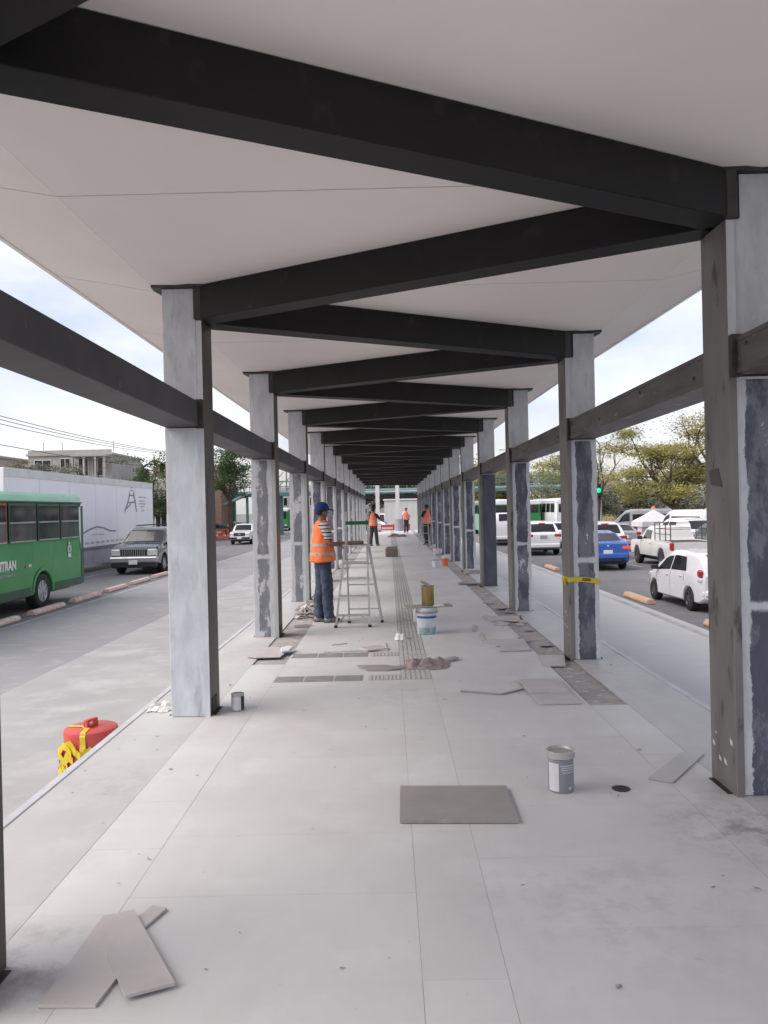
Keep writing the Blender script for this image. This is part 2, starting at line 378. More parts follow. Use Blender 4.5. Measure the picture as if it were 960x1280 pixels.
def skin_obj(name, V, E, root, mat, parent, sub=2):
    """V: {key: (x,y,z,rx,ry)}; one continuous surface grown round a skeleton"""
    keys = list(V); ix = {k: i for i, k in enumerate(keys)}
    me = bpy.data.meshes.new(name); me.from_pydata([V[k][:3] for k in keys], [(ix[a], ix[b_]) for a, b_ in E], [])
    o = bpy.data.objects.new(name, me); COL.objects.link(o)
    o.modifiers.new('skin', 'SKIN').use_smooth_shade = True
    for k in keys:
        sv = me.skin_vertices[0].data[ix[k]]; sv.radius = V[k][3:5]; sv.use_root = (k == root)
    s = o.modifiers.new('sub', 'SUBSURF'); s.levels = sub; s.render_levels = sub
    new = bpy.data.meshes.new_from_object(o.evaluated_get(bpy.context.evaluated_depsgraph_get()))
    o.modifiers.clear(); o.data = new; new.materials.clear(); new.materials.append(MATS[mat]); o.parent = parent
    return o

# ------------------------------------------------------------------ ground and roads
ZR = -0.87
XL, XRt = -2.08, 2.48             # platform edges
struct('ground', B().quad((-900, -300, ZR - .03), (900, -300, ZR - .03), (900, 1500, ZR - .03), (-900, 1500, ZR - .03)), 'ground')
struct('road', B().quad((-19, -40, ZR - .004), (21, -40, ZR - .004), (21, 420, ZR - .004), (-19, 420, ZR - .004)), 'road_asphalt')
struct('bus_lane_concrete', B().quad((-5.5, -40, ZR), (XL + .02, -40, ZR), (XL + .02, 64, ZR), (-5.5, 64, ZR)), 'road_concrete')
struct('inner_lane', B().quad((-8.75, -40, ZR), (-5.504, -40, ZR), (-5.504, 110, ZR), (-8.75, 110, ZR)), 'lane_asphalt')
struct('inner_lane_right', B().quad((XRt - .02, -40, ZR), (6.1, -40, ZR), (6.1, 64, ZR), (XRt - .02, 64, ZR)), 'lane_worn')
mk = B()
mk.quad((-8.72, -40, ZR + .005), (-8.58, -40, ZR + .005), (-8.58, 110, ZR + .005), (-8.72, 110, ZR + .005))
mk.quad((5.78, -40, ZR + .005), (5.92, -40, ZR + .005), (5.92, 90, ZR + .005), (5.78, 90, ZR + .005))
for y in range(-2, 120, 8):
    for x in (-12.4, 9.75): mk.quad((x, y, ZR + .001), (x + .12, y, ZR + .001), (x + .12, y + 4, ZR + .001), (x, y + 4, ZR + .001))
struct('lane_markings', mk, 'lane_paint')
for x0, x1, nm in ((-22.5, -19, 'pavement'), (21, 24.5, 'pavement')):
    struct(nm, B().box(x0, x1, -40, 300, ZR - .2, ZR + .14), 'platform_concrete')

# ------------------------------------------------------------------ platform with its tiles
plat = struct('platform', B().box(XL + .06, XRt - .06, -9, 59, ZR - .02, -.014), 'mortar_bed')
for x0, x1 in ((XL, XL + .06), (XRt - .06, XRt)):
    o = B().box(x0, x1, -9, 59, ZR - .02, .006).build('kerb_edge', 'kerb', plat, bevel=.006)
far_b = B()
def tile_row(xa, xb, y0, y1, step, mat, gap=.0005, skip=(), phase=0.0, jog=0):
    y = phase - step * math.ceil((phase - y0) / step); k = 0; cache = {}
    while y < y1:
        ya, yb = max(y, y0), min(y + step, y1); y += step
        if any(a < (ya + yb) / 2 < b_ for a, b_ in skip) or yb - ya < .03: continue
        w, d = xb - xa - 2 * gap, yb - ya - 2 * min(gap, .0004); key = round(d, 4)
        if key not in cache:
            bb = B().box(-w / 2, w / 2, -d / 2, d / 2, -.0115, 0); cache[key] = bb.mesh('floor_tile'); cache[key].materials.append(MATS[mat])
        o = link('floor_tile', cache[key], None, plat); o.location = ((xa + xb) / 2, (ya + yb) / 2, random.uniform(-.0004, .0003))
        o.rotation_euler = (random.gauss(0, .0003), random.gauss(0, .0003), 0)
TEND = 20.0
for xa, xb, ya, yb in ((XL + .0625, XRt - .0625, -3, 6.13), (XL + .0625, 1.572, 6.1302, 8.05), (XL + .0625, -1.476, 8.0502, TEND), (-1.122, 1.572, 8.0502, TEND), (1.8765, XRt - .0625, 6.1302, TEND)):
    B().box(xa, xb, ya, yb, -.0125, -.0010).build('grout', 'grout', plat)
tile_row(XL + .062, -1.475, -3, TEND, 1.2, 'edge_tile', phase=4.36, gap=.0009)
tile_row(-1.473, -1.125, -3, 8.05, .6, 'tile', phase=3.07, gap=.0005)
tile_row(-1.123, .078, -3, TEND, .6, 'tile', phase=3.2, skip=((7.15, 7.45), (8.33, 8.63)))
tile_row(.0795, .3705, -3, 7.2, .6, 'tile', phase=3.2, gap=.0002)
tile_row(.372, 1.572, -3, TEND, .6, 'tile', phase=3.5)
tile_row(1.574, 1.872, -3, 6.14, .6, 'tile', phase=4.9)
tile_row(1.876, XRt - .062, -3, TEND, 1.2, 'edge_tile', phase=3.8, gap=.0009)
for xa, xb, mat in ((XL + .062, -1.475, 'edge_tile'), (-1.123, .078, 'tile'), (.08, .37, 'tactile_pale'), (.372, 1.572, 'tile'), (1.876, XRt - .062, 'edge_tile')):
    B().box(xa, xb, TEND, 59, -.011, 0).build('tile_field', mat, plat)
B().box(XL + .062, XRt - .062, -9, -3, -.011, 0).build('tile_field', 'tile', plat)
# tactile paving: ridged blocks
def ridge_mesh(w, d, nr, along_y, m0, m1):
    bb = B().box(-w / 2, w / 2, -d / 2, d / 2, -.011, 0); nb = len(bb.f)
    for k in range(nr):
        c = -.5 + (k + .5) / nr
        if along_y: bb.box(c * w - w / nr * .33, c * w + w / nr * .33, -d / 2 + .012, d / 2 - .012, -.001, .005)
        else: bb.box(-w / 2 + .012, w / 2 - .012, c * d - d / nr * .33, c * d + d / nr * .33, -.001, .005)
    me = bb.mesh('tactile_block'); me.materials.append(MATS[m0]); me.materials.append(MATS[m1])
    for i, p in enumerate(me.polygons): p.material_index = 0 if i < nb else 1
    return me
t_dark = ridge_mesh(.286, .296, 6, True, 'tactile_dark', 'ridge'); t_pale = ridge_mesh(.286, .296, 6, True, 'tactile_pale', 'ridge_pale')
a_dark = ridge_mesh(.276, .24, 5, False, 'tactile_dark', 'tactile_dark'); a_pale = ridge_mesh(.148, .24, 4, True, 'tactile_pale', 'ridge_pale')
y = 7.2
while y < TEND - .1:
    o = link('tactile_block', t_pale if y < 8.5 else t_dark, None, plat); o.location = (.225, y + .15, 0); y += .3
for yy, dx in ((7.31, 0), (8.49, .02)):
    for k in range(3):
        o = link('tactile_block', a_dark, None, plat); o.location = (-.985 + dx + k * .283, yy, .001)
    for k in range(2):
        o = link('tactile_block', a_pale, None, plat); o.location = (-.205 + k * .155 + .05, yy, .001)
    B().box(-1.123, .078, yy - .18, yy - .123, -.011, -.0005).build('floor_tile', 'tile', plat)
    B().box(-1.123, .078, yy + .123, yy + .17, -.011, -.0005).build('floor_tile', 'tile', plat)
# floor drain
dr = B().lathe([(.05, 0), (.05, .003), (.046, .0045), (.03, .0045), (.03, .002), (.012, .002), (.012, .0045), (.002, .0045)], 20)
tag(dr.build('floor_drain', 'burnt_steel', smooth=30, loc=(1.27, 4.32, .0012)), 'round dark metal drain cover set in the tiles beside the grey paint can', 'drain')

# ------------------------------------------------------------------ canopy: columns, beams, soffit
can = thing('station_canopy', 'long station canopy with zigzag black roof beams, grey columns and pale soffit', 'canopy')
S = 3.78
XiL, XoL, XiR, XoR = -1.44, -1.75, 1.85, 2.16
DEP = .33
def add_column(side, y, idx):
    xi, xo = (XiL, XoL) if side < 0 else (XiR, XoR)
    y0, y1 = y, y + DEP
    if side < 0 and idx == -1: xi, xo, y0, y1 = -1.40, -1.71, 2.40, 2.73
    lo, hi = min(xi, xo), max(xi, xo)
    s = -1 if side < 0 else 1       # outward direction
    col = bpy.data.objects.new('column', None); COL.objects.link(col); col.parent = can; col.location = ((xi + xo) / 2, y0, 0)
    cx = (xi + xo) / 2
    L = lambda x: x - cx
    # steel inner flange (full height under the roof beam)
    fm = 'steel_dark' if (side < 0 and idx in (-1, 0)) else ('steel_pale' if side < 0 else 'steel')
    fx0, fx1 = sorted((L(xi), L(xi) + s * .045))
    B().box(fx0, fx1, 0, DEP, -.014, 3.13).build('flange', 'steel' if side > 0 else 'steel_dark', col, bevel=.004)
    if side < 0 and idx >= 0:   # painted front lip on the left row
        B().box(fx0 - .004, fx1 - .001, -.006, .004, -.01, 2.27).build('flange_lip', 'panel_pale' if idx == 0 else 'steel_pale', col)
    # box core with cladding front and back
    px0, px1 = sorted((L(xi) + s * .047, L(xo)))
    rec = .02 if side > 0 else .003
    pmat = {(-1, -1): 'panel_slate', (-1, 0): 'panel_pale', (-1, 1): 'panel_slate_heavy', (-1, 2): 'panel_slate_heavy', (1, 3): 'panel_plain'}.get((side, idx), 'panel_slate')
    if side > 0 and idx > 8: pmat = 'panel_blue'
    if side < 0 and idx > 6: pmat = 'panel_slate_heavy'
    B().box(px0 + .01, px1 - .01, rec + .015, DEP - rec - .015, -.014, 3.39).build('core', 'steel_dark', col)
    for a, b_ in ((rec, rec + .014), (DEP - rec - .014, DEP - rec)):
        B().box(px0, px1, a, b_, 0.002, 2.262).build('lower_panel', pmat, col, bevel=.003)
        B().box(px0, px1, a, b_, 2.484, 3.375).build('upper_panel', 'panel_upper', col, bevel=.003)
    # outer cheek
    ox0, ox1 = sorted((L(xo) - s * .0095, L(xo) + s * .003))
    B().box(ox0, ox1, rec + .0145, DEP - rec - .0145, 0, 3.37).build('cheek', 'panel_upper', col)
    # pale ledge of the lower cladding under the long beam
    B().box(px0 + .004, px1 - .004, rec - .004, DEP - rec + .004, 2.2625, 2.276).build('ledge', 'filler', col)
    # upper inner lip above the long beam: light cladding runs to the flange
    ix0, ix1 = sorted((L(xi) + s * .002, L(xi) + s * .046))
    B().box(ix0, ix1, -.004, -.0005, 2.484, 3.12).build('upper_lip', 'panel_upper', col)
    # torn cap plate at the soffit
    rnd = random.Random(idx * 7 + side)
    cp = [(L(xi) - s * .02, rec - .045), (L(xi) + s * .1, rec - .05 - rnd.random() * .02), (L(xi) + s * .2, rec - .03), (L(xo) + s * .07, rec - .05), (L(xo) + s * .08, rec + .06), (L(xo) + s * .03, DEP), (L(xi) - s * .02, DEP)]
    if s > 0: cp = cp
    B().prism(cp, 3.378, 3.396).build('cap_plate', 'beam_end', col)
    # rough weld collar where the roof beam enters
    wx0, wx1 = sorted((L(xi) - s * .004, L(xi) + s * .058))
    B().box(wx0, wx1, -.028, .0, 3.125, 3.385).build('weld_collar', 'beam_end', col, bevel=.006)
    if side > 0:
        rn = random.Random(idx + 40)
        if idx == 0: B().prism([(0, 0), (.16, .02), (.17, .10), (.05, .11)], 0, .002).build('weld_scar', 'steel_dark', col, loc=(L(xi) - .0022, .10, 1.68)).rotation_euler = (R(90), 0, R(90))
        for _ in range(5):
            z = rn.uniform(.08, .5); yy = rn.uniform(.03, .28); w_ = rn.uniform(.012, .035)
            B().prism([(0, 0), (w_, .004), (w_ * 1.2, w_ * 1.1), (.3 * w_, w_ * .8)], 0, .0015).build('paint_splash', 'filler', col, loc=(L(xi) - .0018, yy, z)).rotation_euler = (R(90), 0, R(90))
    # base anchor plate and bolts
    B().box(L(lo) - .03, L(hi) + .03, .05, DEP - .03, -.012, .004).build('base_plate', 'burnt_steel', col)
    if side < 0 and idx >= 0:
        B().box(*sorted((L(xi) - .001, L(xi) + .004)), .05, .22, .0, .13).build('base_slot', 'burnt_steel', col)
    return (cx, (y0 + y1) / 2)
NC = 12
left, right = {}, {}
for k in range(-1, NC): left[k] = add_column(-1, 6.04 + S * k, k)
for k in range(-1, NC + 1): right[k] = add_column(1, 4.16 + S * k, k)
def zig(a, b_):
    a, b_ = Vector((*a, 3.262)), Vector((*b_, 3.262)); d = (b_ - a).normalized(); n_ = Vector((-d.y, d.x, 0))
    a2, b2 = a - d * .0, b_ + d * .0
    w, h = .20, .262
    bb = B().bar(a2, b2, w, h)
    o = bb.build('roof_beam', 'beam_black', can, bevel=.004)
    return o
for k in range(-1, NC):
    if k in left and k + 1 in right: zig(left[k], right[k + 1])
    if k in left and k in right: zig(right[k], left[k])
# long side beams between neighbouring columns
def long_beam(side, ya, yb):
    xi, xo = (XiL, XoL) if side < 0 else (XiR, XoR); s = -1 if side < 0 else 1
    x0, x1 = sorted((xi + s * .03, xo + s * .0))
    me = B().box(x0, x1, ya + .004, yb - .004, 2.285, 2.48)
    o = me.build('side_beam', 'beam_grey' if side < 0 else 'beam_steel', can, bevel=.005)
    x = xi + s * .03
    rim = B()
    if side > 0:
        rim.box(x - .006, x - .0005, ya + .03, yb - .03, 2.285, 2.312); rim.box(x - .006, x - .0005, ya + .03, yb - .03, 2.452, 2.478)
        rim.build('beam_lip', 'beam_steel', o)
        bt = B(); 
        for j in range(4):
            yy = ya + .15 + j * (yb - ya - .3) / 3 + random.uniform(-.06, .06)
            bt.lathe([(.011, 0), (.011, .009), (.004, .012)], 8)
            for q in range(len(bt.v) - 24, len(bt.v)):
                vx, vy, vz = bt.v[q]; bt.v[q] = (x - .0005 - vz, yy + vx, 2.39 + vy + (.035 if j % 2 else -.035))
        bt.build('bolts', 'steel_dark', o)['kind'] = 'stuff'
    e = B().box(*sorted((xi + s * .001, xi + s * .055)), yb - .05, yb - .004, 2.27, 2.495); e.build('end_plate', 'burnt_steel', o)
for k in range(-1, NC - 1): long_beam(-1, (6.04 + S * k) + DEP, 6.04 + S * (k + 1))
for k in range(-1, NC): long_beam(1, (4.16 + S * k) + DEP, 4.16 + S * (k + 1))
long_beam(-1, -1.2, 2.38)
# roof: body, soffit panels in three strips with open joints
YE = 49.9
def redge(y):
    P_ = ((-9, 3.2), (3, 3.04), (7, 2.86), (10.2, 2.74), (14.5, 2.66), (24, 2.62), (60, 2.6))
    for (a, u), (b_, v) in zip(P_, P_[1:]):
        if a <= y <= b_: return u + (v - u) * (y - a) / (b_ - a)
    return 2.6
FL, FR, ZS, ZE = -1.82, 2.22, 3.396, 3.545
EL = -2.63
roof = B()
ys = [-1.3, 0, 3, 7, 10.2, 14.5, 24, 36, YE]
roof.loft([[(EL, y, ZE + .03), (FL, y, ZS + .025), (FR, y, ZS + .025), (redge(y), y, ZE + .03), (redge(y), y, ZE + .10), (.2, y, ZE + .32), (EL, y, ZE + .10)] for y in ys])
roof_o = roof.build('roof', 'roof_metal', can)
js = [4.30 + 1.89 * k for k in range(-7, 25)]
js = [-1.3] + [j for j in js if -.8 < j < YE - .5] + [YE]
for a, b_ in zip(js, js[1:]):
    g = .007; a2, b2 = a + g, b_ - g
    for q in ((FL, FR, ZS, ZS), (EL, FL, ZE, ZS), (FR, None, ZS, ZE)):
        x0, x1, z0, z1 = q
        if x1 is None: xa, xb = redge(a2), redge(b2)
        else: xa = xb = x1
        gg = .0015 if x1 == FR else 0
        bb = B(); i = 0
        bb.loft([[(x0 + gg, a2, z0), (xa - gg, a2, z1), (xa - gg, a2, z1 + .022), (x0 + gg, a2, z0 + .022)], [(x0 + gg, b2, z0), (xb - gg, b2, z1), (xb - gg, b2, z1 + .022), (x0 + gg, b2, z0 + .022)]])
        bb.build('soffit_panel', 'soffit', roof_o)
for side in (0, 1):
    bb = B(); rr_ = []
    for y in ys:
        x = EL if side == 0 else redge(y); s = -1 if side == 0 else 1
        rr_.append([(x + s * .001, y, ZE - .012), (x + s * .03, y, ZE - .012), (x + s * .03, y, ZE + .13), (x + s * .001, y, ZE + .13)])
    bb.loft(rr_); bb.build('fascia', 'soffit', roof_o)
B().box(EL, 2.58, YE, YE + .04, ZS - .18, ZE + .25).build('fascia', 'wall_white', roof_o)
# ------------------------------------------------------------------ loose things on the platform
def slab(name, poly, z, h, mat, label, cat='tile', group=None, bevel=0, tilt=None):
    cx = sum(p[0] for p in poly) / len(poly); cy = sum(p[1] for p in poly) / len(poly)
    o = B().prism([(p[0] - cx, p[1] - cy) for p in poly], 0, h).build(name, mat, bevel=bevel, loc=(cx, cy, z))
    if tilt: o.rotation_euler = tilt
    return tag(o, label, cat, group)
def rect(cx, cy, w, d, a):
    c, s = math.cos(R(a)), math.sin(R(a))
    return [(cx + u * c - v * s, cy + u * s + v * c) for u, v in ((-w / 2, -d / 2), (w / 2, -d / 2), (w / 2, d / 2), (-w / 2, d / 2))]
slab('loose_tile', [(.02, 3.90), (.62, 3.87), (.63, 4.36), (.03, 4.39)], .004, .015, 'tile_dark', 'square brownish grey tile lying flat mid floor in front of the grey can')
slab('loose_tile', [(-1.18, 2.49), (-.99, 2.485), (-.94, 2.86), (-1.10, 3.06), (-1.17, 3.04)], .002, .011, 'tile_body', 'pale tile plank at the lower left, its near end square, under the crossed plank')
slab('loose_tile', [(-.90, 2.51), (-.755, 2.575), (-1.055, 3.06), (-1.13, 3.02), (-1.05, 2.75)], .0145, .011, 'tile_body', 'pale tile plank lying across another tile plank at the lower left')
slab('loose_tile', rect(-1.0, 3.0, .07, .22, -18), .002, .010, 'tile_body', 'narrow tile strip peeping out behind the two crossed tile planks')
slab('loose_tile', [(-1.6, 8.44), (-1.48, 8.35), (-1.22, 8.36), (-1.19, 8.72), (-1.33, 8.98), (-1.60, 8.98)], .012, .011, 'tile_body', 'loose pale tile lying over the open bed before the second left column')
slab('filler_lump', [(-1.24, 8.55), (-1.14, 8.58), (-1.12, 8.80), (-1.2, 8.86), (-1.27, 8.74)], .024, .035, 'filler', 'white lump of plaster on the loose tile before the second left column', 'plaster', bevel=.012)
slab('loose_tile', [(1.18, 6.17), (1.51, 6.17), (1.52, 6.72), (1.17, 6.74)], .003, .012, 'tile_body', 'lower of two stacked tiles at the start of the open right trench')
slab('loose_tile', [(1.155, 6.50), (1.50, 6.485), (1.50, 7.0), (1.15, 7.0)], .016, .012, 'tile_body', 'upper of two stacked tiles at the start of the open right trench')
slab('loose_tile', [(1.51, 7.67), (1.72, 7.63), (1.81, 8.08), (1.55, 8.13)], .006, .014, 'edge_tile', 'pale tile bridging the trench at the foot of the taped right column', tilt=(R(1.5), R(-2), 0))
slab('loose_tile', [(1.05, 8.92), (1.19, 8.77), (1.56, 8.80), (1.58, 9.2), (1.12, 9.25)], .003, .012, 'tile_body', 'tile with broken front edge left of the trench behind the taped column')
slab('loose_tile', [(1.19, 8.46), (1.53, 8.48), (1.55, 8.78), (1.24, 8.76)], .004, .012, 'tile_body', 'narrow tile piece lying in front of the broken edged tile by the trench')
slab('loose_tile', [(1.33, 11.22), (1.38, 10.64), (1.49, 10.70), (1.50, 11.2)], .003, .018, 'tile_body', 'small upright edged tile piece near the third right column')
slab('loose_tile', [(1.46, 11.2), (1.45, 10.78), (1.78, 10.64), (1.86, 11.15)], .004, .012, 'tile_body', 'tile slid half over the trench before the third right column')
slab('loose_tile', [(1.38, 10.38), (1.53, 10.31), (1.62, 10.52), (1.49, 10.72)], .003, .012, 'tile_body', 'small corner piece of tile in front of the third right column tiles')
slab('tile_strip', rect(1.12, 9.47, .03, .55, -3), .003, .012, 'tile_body', 'thin tile offcut lying lengthwise, the nearer of two, left of the right trench', 'offcut')
slab('tile_strip', rect(1.10, 10.15, .03, .55, -8), .003, .012, 'tile_body', 'thin tile offcut lying lengthwise, the farther of two, left of the right trench', 'offcut')
slab('tile_strip', rect(.755, 6.60, .36, .018, -23), .003, .012, 'tile_dark', 'left half of the bent thin dark strip before the stacked tiles', 'offcut')
slab('tile_strip', rect(1.03, 6.615, .27, .018, 39), .003, .012, 'tile_dark', 'right half of the bent thin dark strip before the stacked tiles', 'offcut')
slab('loose_tile', [(1.47, 4.46), (1.59, 4.39), (1.96, 4.87), (1.84, 4.92)], .003, .007, 'edge_tile', 'thin scraped plank lying slantwise beside the nearest right column', 'board')
slab('loose_tile', [(-.77, 8.66), (-.05, 8.70), (-.08, 9.22), (-.78, 9.20)], .003, .011, 'tile', 'flat tile with a dark edge beside the farther tactile strip')
slab('tile_strip', rect(-.62, 9.08, .2, .02, 30), .014, .008, 'tile_dark', 'short dark stick lying on the tile near the ladder', 'stick')
slab('loose_tile', [(-.37, 8.80), (-.27, 8.62), (-.03, 8.74), (-.15, 8.95)], .014, .012, 'tile_body', 'pinkish broken tile corner at the end of the farther tactile strip')
slab('tile_strip', rect(-1.24, 10.70, .24, .07, 5), .0, .03, 'tile_body', 'short pale batten lying in the left bed by the rubble', 'batten')
slab('tile_shard', [(-.36, 7.80), (-.25, 7.60), (-.05, 7.585), (.10, 7.66), (-.05, 7.80)], .006, .012, 'tile_dark', 'dark edged tile shard left of the crumpled pink paper', 'shard', tilt=(R(4), 0, 0))
slab('tile_shard', [(.0, 7.60), (.22, 7.72), (.25, 7.83), (.02, 7.72)], .008, .014, 'tile_dark', 'thin dark shard touching the crumpled pink paper', 'shard', tilt=(R(5), R(3), 0))
slab('tile_shard', [(.48, 7.90), (.70, 8.05), (.66, 8.14), (.50, 8.02)], .006, .014, 'tile_dark', 'dark pointed shard right of the crumpled pink paper', 'shard', tilt=(R(3), R(-6), 0))
slab('loose_tile', [(1.43, 15.95), (1.82, 15.90), (1.84, 16.4), (1.45, 16.4)], .01, .02, 'tile_dark', 'dark edged tile beside the plain slate right column')
for k in range(4):
    slab('loose_tile', rect(1.98 + .02 * k, 18.7 + .03 * k, .36, .4, 6 * k), .002 + .024 * k, .016, 'tile_body', 'pale tile in the small stack between the fourth and fifth right columns', group='tiles stacked between the right columns')
# crumpled paper
def crumple(name, poly, h, mat, label, cat, seed, loc, n=9):
    rnd = random.Random(seed); bb = B(); N = n
    xs = [p[0] for p in poly]; ys_ = [p[1] for p in poly]; x0, x1, y0, y1 = min(xs), max(xs), min(ys_), max(ys_)
    def hh(u, v):
        e = min(u, 1 - u, v, 1 - v)
        return max(0, (.15 + abs(noise.noise(Vector((u * 3 + seed, v * 3, seed)))) * 1.6) * h * min(1, e * 4 + .05))
    g = []
    for i in range(N + 1):
        row = []
        for j in range(N + 1):
            u, v = i / N, j / N; sk = .25 * (v - .5)
            row.append((x0 + (x1 - x0) * (u * (1 - .25 * abs(v - .5)) + sk * .4) - loc[0] + rnd.gauss(0, .008), y0 + (y1 - y0) * v - loc[1] + rnd.gauss(0, .008), hh(u, v)))
        g.append(row)
    for i in range(N):
        for j in range(N): bb.quad(g[i][j], g[i + 1][j], g[i + 1][j + 1], g[i][j + 1])
    o = bb.build(name, mat, loc=(loc[0], loc[1], .004)); so = o.modifiers.new('thickness', 'SOLIDIFY'); so.thickness = .003
    return tag(o, label, cat)
crumple('crumpled_paper', [(.13, 7.62), (.6, 8.12)], .085, 'paper_pink', 'crumpled pinkish brown cement paper on the tactile path', 'paper', 3, (.36, 7.85))
crumple('plaster_rag', [(.04, 9.35), (.2, 9.55)], .12, 'cloth_white', 'small white rag on the tactile path left of the paint bucket', 'rag', 8, (.1, 9.45), 7)
crumple('plaster_rag', [(-2.0, 6.2), (-1.8, 6.4)], .07, 'cloth_white', 'small white rag outside the foot of the nearest left column', 'rag', 5, (-1.9, 6.3), 7)
# rubble in the left bed: broken tile pieces
sh = []
for q in range(6):
    rnd = random.Random(q); n_ = rnd.choice((4, 5)); a0 = rnd.random() * 6
    sh.append(B().prism([(math.cos(a0 + 6.283 * j / n_) * rnd.uniform(.05, .14), math.sin(a0 + 6.283 * j / n_) * rnd.uniform(.04, .1)) for j in range(n_)], 0, .012).mesh('tile_shard'))
    sh[-1].materials.append(MATS[('tile_body', 'tile_dark', 'board')[q % 3]])
rnd = random.Random(5)
for k in range(46):
    if k < 34: x, y_ = rnd.uniform(-1.45, -1.16), rnd.uniform(11.5, 13.2); gl = ('broken tile piece in the rubble heap behind the second left column', 'rubble behind the second left column')
    else: x, y_ = rnd.uniform(1.6, 1.86), rnd.uniform(8.6, 14); gl = ('broken tile piece lying in the open trench on the right', 'shards in the right trench')
    o = link('tile_shard', sh[k % 6], None); o.location = (x, y_, rnd.uniform(-.005, .07 if k < 34 else .005)); o.scale = [rnd.uniform(.7, 1.2)] * 3
    o.rotation_euler = (rnd.gauss(0, .35 if k < 34 else .08), rnd.gauss(0, .35 if k < 34 else .08), rnd.random() * 6); tag(o, gl[0], 'rubble', gl[1])
# crumbs scattered over the floor
cb = B(); rnd = random.Random(2)
for k in range(420):
    x, y_ = rnd.uniform(-2.0, 2.4), rnd.uniform(2.2, 22)
    if rnd.random() < .35: x = rnd.choice((-1.3, 1.72)) + rnd.gauss(0, .22); y_ = rnd.uniform(6.3, 22)
    s = rnd.uniform(.003, .011) * (1.6 if rnd.random() < .08 else 1)
    p = [(x + rnd.gauss(0, s), y_ + rnd.gauss(0, s), .001 + rnd.uniform(0, s)) for _ in range(4)]
    cb.tri(p[0], p[1], p[2]); cb.tri(p[0], p[1], p[3]); cb.tri(p[1], p[2], p[3]); cb.tri(p[0], p[2], p[3])
tag(cb.build('mortar_crumbs', 'mortar_bed'), 'scattered mortar crumbs and grit over the platform floor', 'grit', kind='stuff')

# ---- tins and buckets
def ring_label(o, r, z0, z1, a0, a1, mat, name='label', n=14):
    bb = B(); 
    for j in range(n):
        u, v = R(a0 + (a1 - a0) * j / n), R(a0 + (a1 - a0) * (j + 1) / n)
        bb.quad((r * math.cos(u), r * math.sin(u), z0), (r * math.cos(v), r * math.sin(v), z0), (r * math.cos(v), r * math.sin(v), z1), (r * math.cos(u), r * math.sin(u), z1))
    return bb.build(name, mat, o, smooth=60)
t = thing('paint_can', 'dull blue grey paint can with metal lid standing alone on the right floor', 'paint can', (.935, 4.33, .002), 12)
B().lathe([(.070, 0), (.072, .004), (.072, .19), (.074, .192)], 28).build('can_body', 'tin_grey', t, smooth=40)
B().lathe([(.0745, .185), (.0805, .190), (.0805, .222), (.077, .226), (.070, .226), (.066, .214), (.002, .214)], 28).build('lid', 'tin_lid', t, smooth=40)
ring_label(t, .0728, .01, .165, 186, 238, 'tin_label'); ring_label(t, .0728, .06, .17, 322, 345, 'tin_label')
for k, (za, zb, a, b_) in enumerate(((.15, .155, 245, 315), (.138, .143, 250, 312), (.126, .131, 248, 316), (.112, .117, 252, 310), (.02, .034, 282, 296))):
    ring_label(t, .0730, za, zb, a, b_, 'tin_label', 'print_line')
t = thing('paint_can', 'small white labelled tin beside the foot of the nearest left column', 'tin', (-1.26, 6.22, .002), 20)
B().lathe([(.05, 0), (.051, .003), (.051, .125), (.053, .127), (.053, .135), (.048, .137), (.046, .131), (.002, .131)], 22).build('can_body', 'tin_lid', t, smooth=40)
ring_label(t, .0516, .008, .112, 150, 290, 'tin_label'); ring_label(t, .0516, .008, .118, 291, 345, 'dark_plastic')
t = thing('paint_bucket', 'white paint bucket with blue band under a board on the walkway', 'bucket', (.455, 9.85, .002))
B().lathe([(.118, 0), (.122, .005), (.132, .335), (.141, .338), (.141, .30)], 28, cap=True).build('bucket_body', 'bucket_white', t, smooth=40)
B().lathe([(.1375, .27), (.144, .272), (.144, .285), (.1375, .287)], 28, cap=False).build('rim', 'bucket_grey', t, smooth=40)
ring_label(t, .1325, .205, .235, 200, 340, 'bucket_blue', 'blue_band'); ring_label(t, .1265, .005, .085, 210, 330, 'bucket_print', 'print')
ring_label(t, .1290, .03, .13, 255, 275, 'bucket_print', 'print')
tag(B().box(-.30, .31, -.13, .12, 0, .018).build('board', 'board', bevel=.003, loc=(.465, 9.86, .342)), 'grey board laid across the paint bucket as a shelf', 'board').rotation_euler = (0, 0, R(7))
t = thing('paint_can', 'golden metal paint tin with open lid standing on the board', 'paint can', (.475, 9.85, .361))
B().lathe([(.078, 0), (.08, .003), (.08, .24), (.083, .243), (.083, .25), (.076, .25)], 24).build('can_body', 'tin_gold', t, smooth=40)
o = B().lathe([(.002, 0), (.07, 0), (.074, .004), (.07, .008), (.002, .008)], 20).build('lid', 'tin_lid', t, smooth=40, loc=(-.03, .0, .275)); o.rotation_euler = (R(8), R(26), 0)
tag(crumple('rag', [(.54, 9.70), (.68, 9.82)], .04, 'cloth_white', 'white rag lying on the board right of the golden tin', 'rag', 12, (.6, 9.76), 6), None, None).location.z = .361
tag(B().lathe([(.045, 0), (.047, .004), (.047, .15), (.03, .19), (.018, .2), (.018, .225), (.002, .225)], 18).build('bottle', 'cloth_white', smooth=40, loc=(.36, 10.9, .002)), 'white plastic bottle on the floor behind the paint bucket', 'bottle')
t = thing('bucket', 'orange bucket on the floor by the right columns', 'bucket', (1.54, 21.4, .002)); t.scale = (.62, .62, .62)
B().lathe([(.13, 0), (.16, .33), (.17, .335), (.165, .30), (.155, .30)], 20).build('bucket_body', 'plastic_orange', t, smooth=40)
B().lathe([(.165, .32), (.165, .42), (.12, .46), (.002, .47)], 20).build('sack_top', 'sack', t, smooth=40)
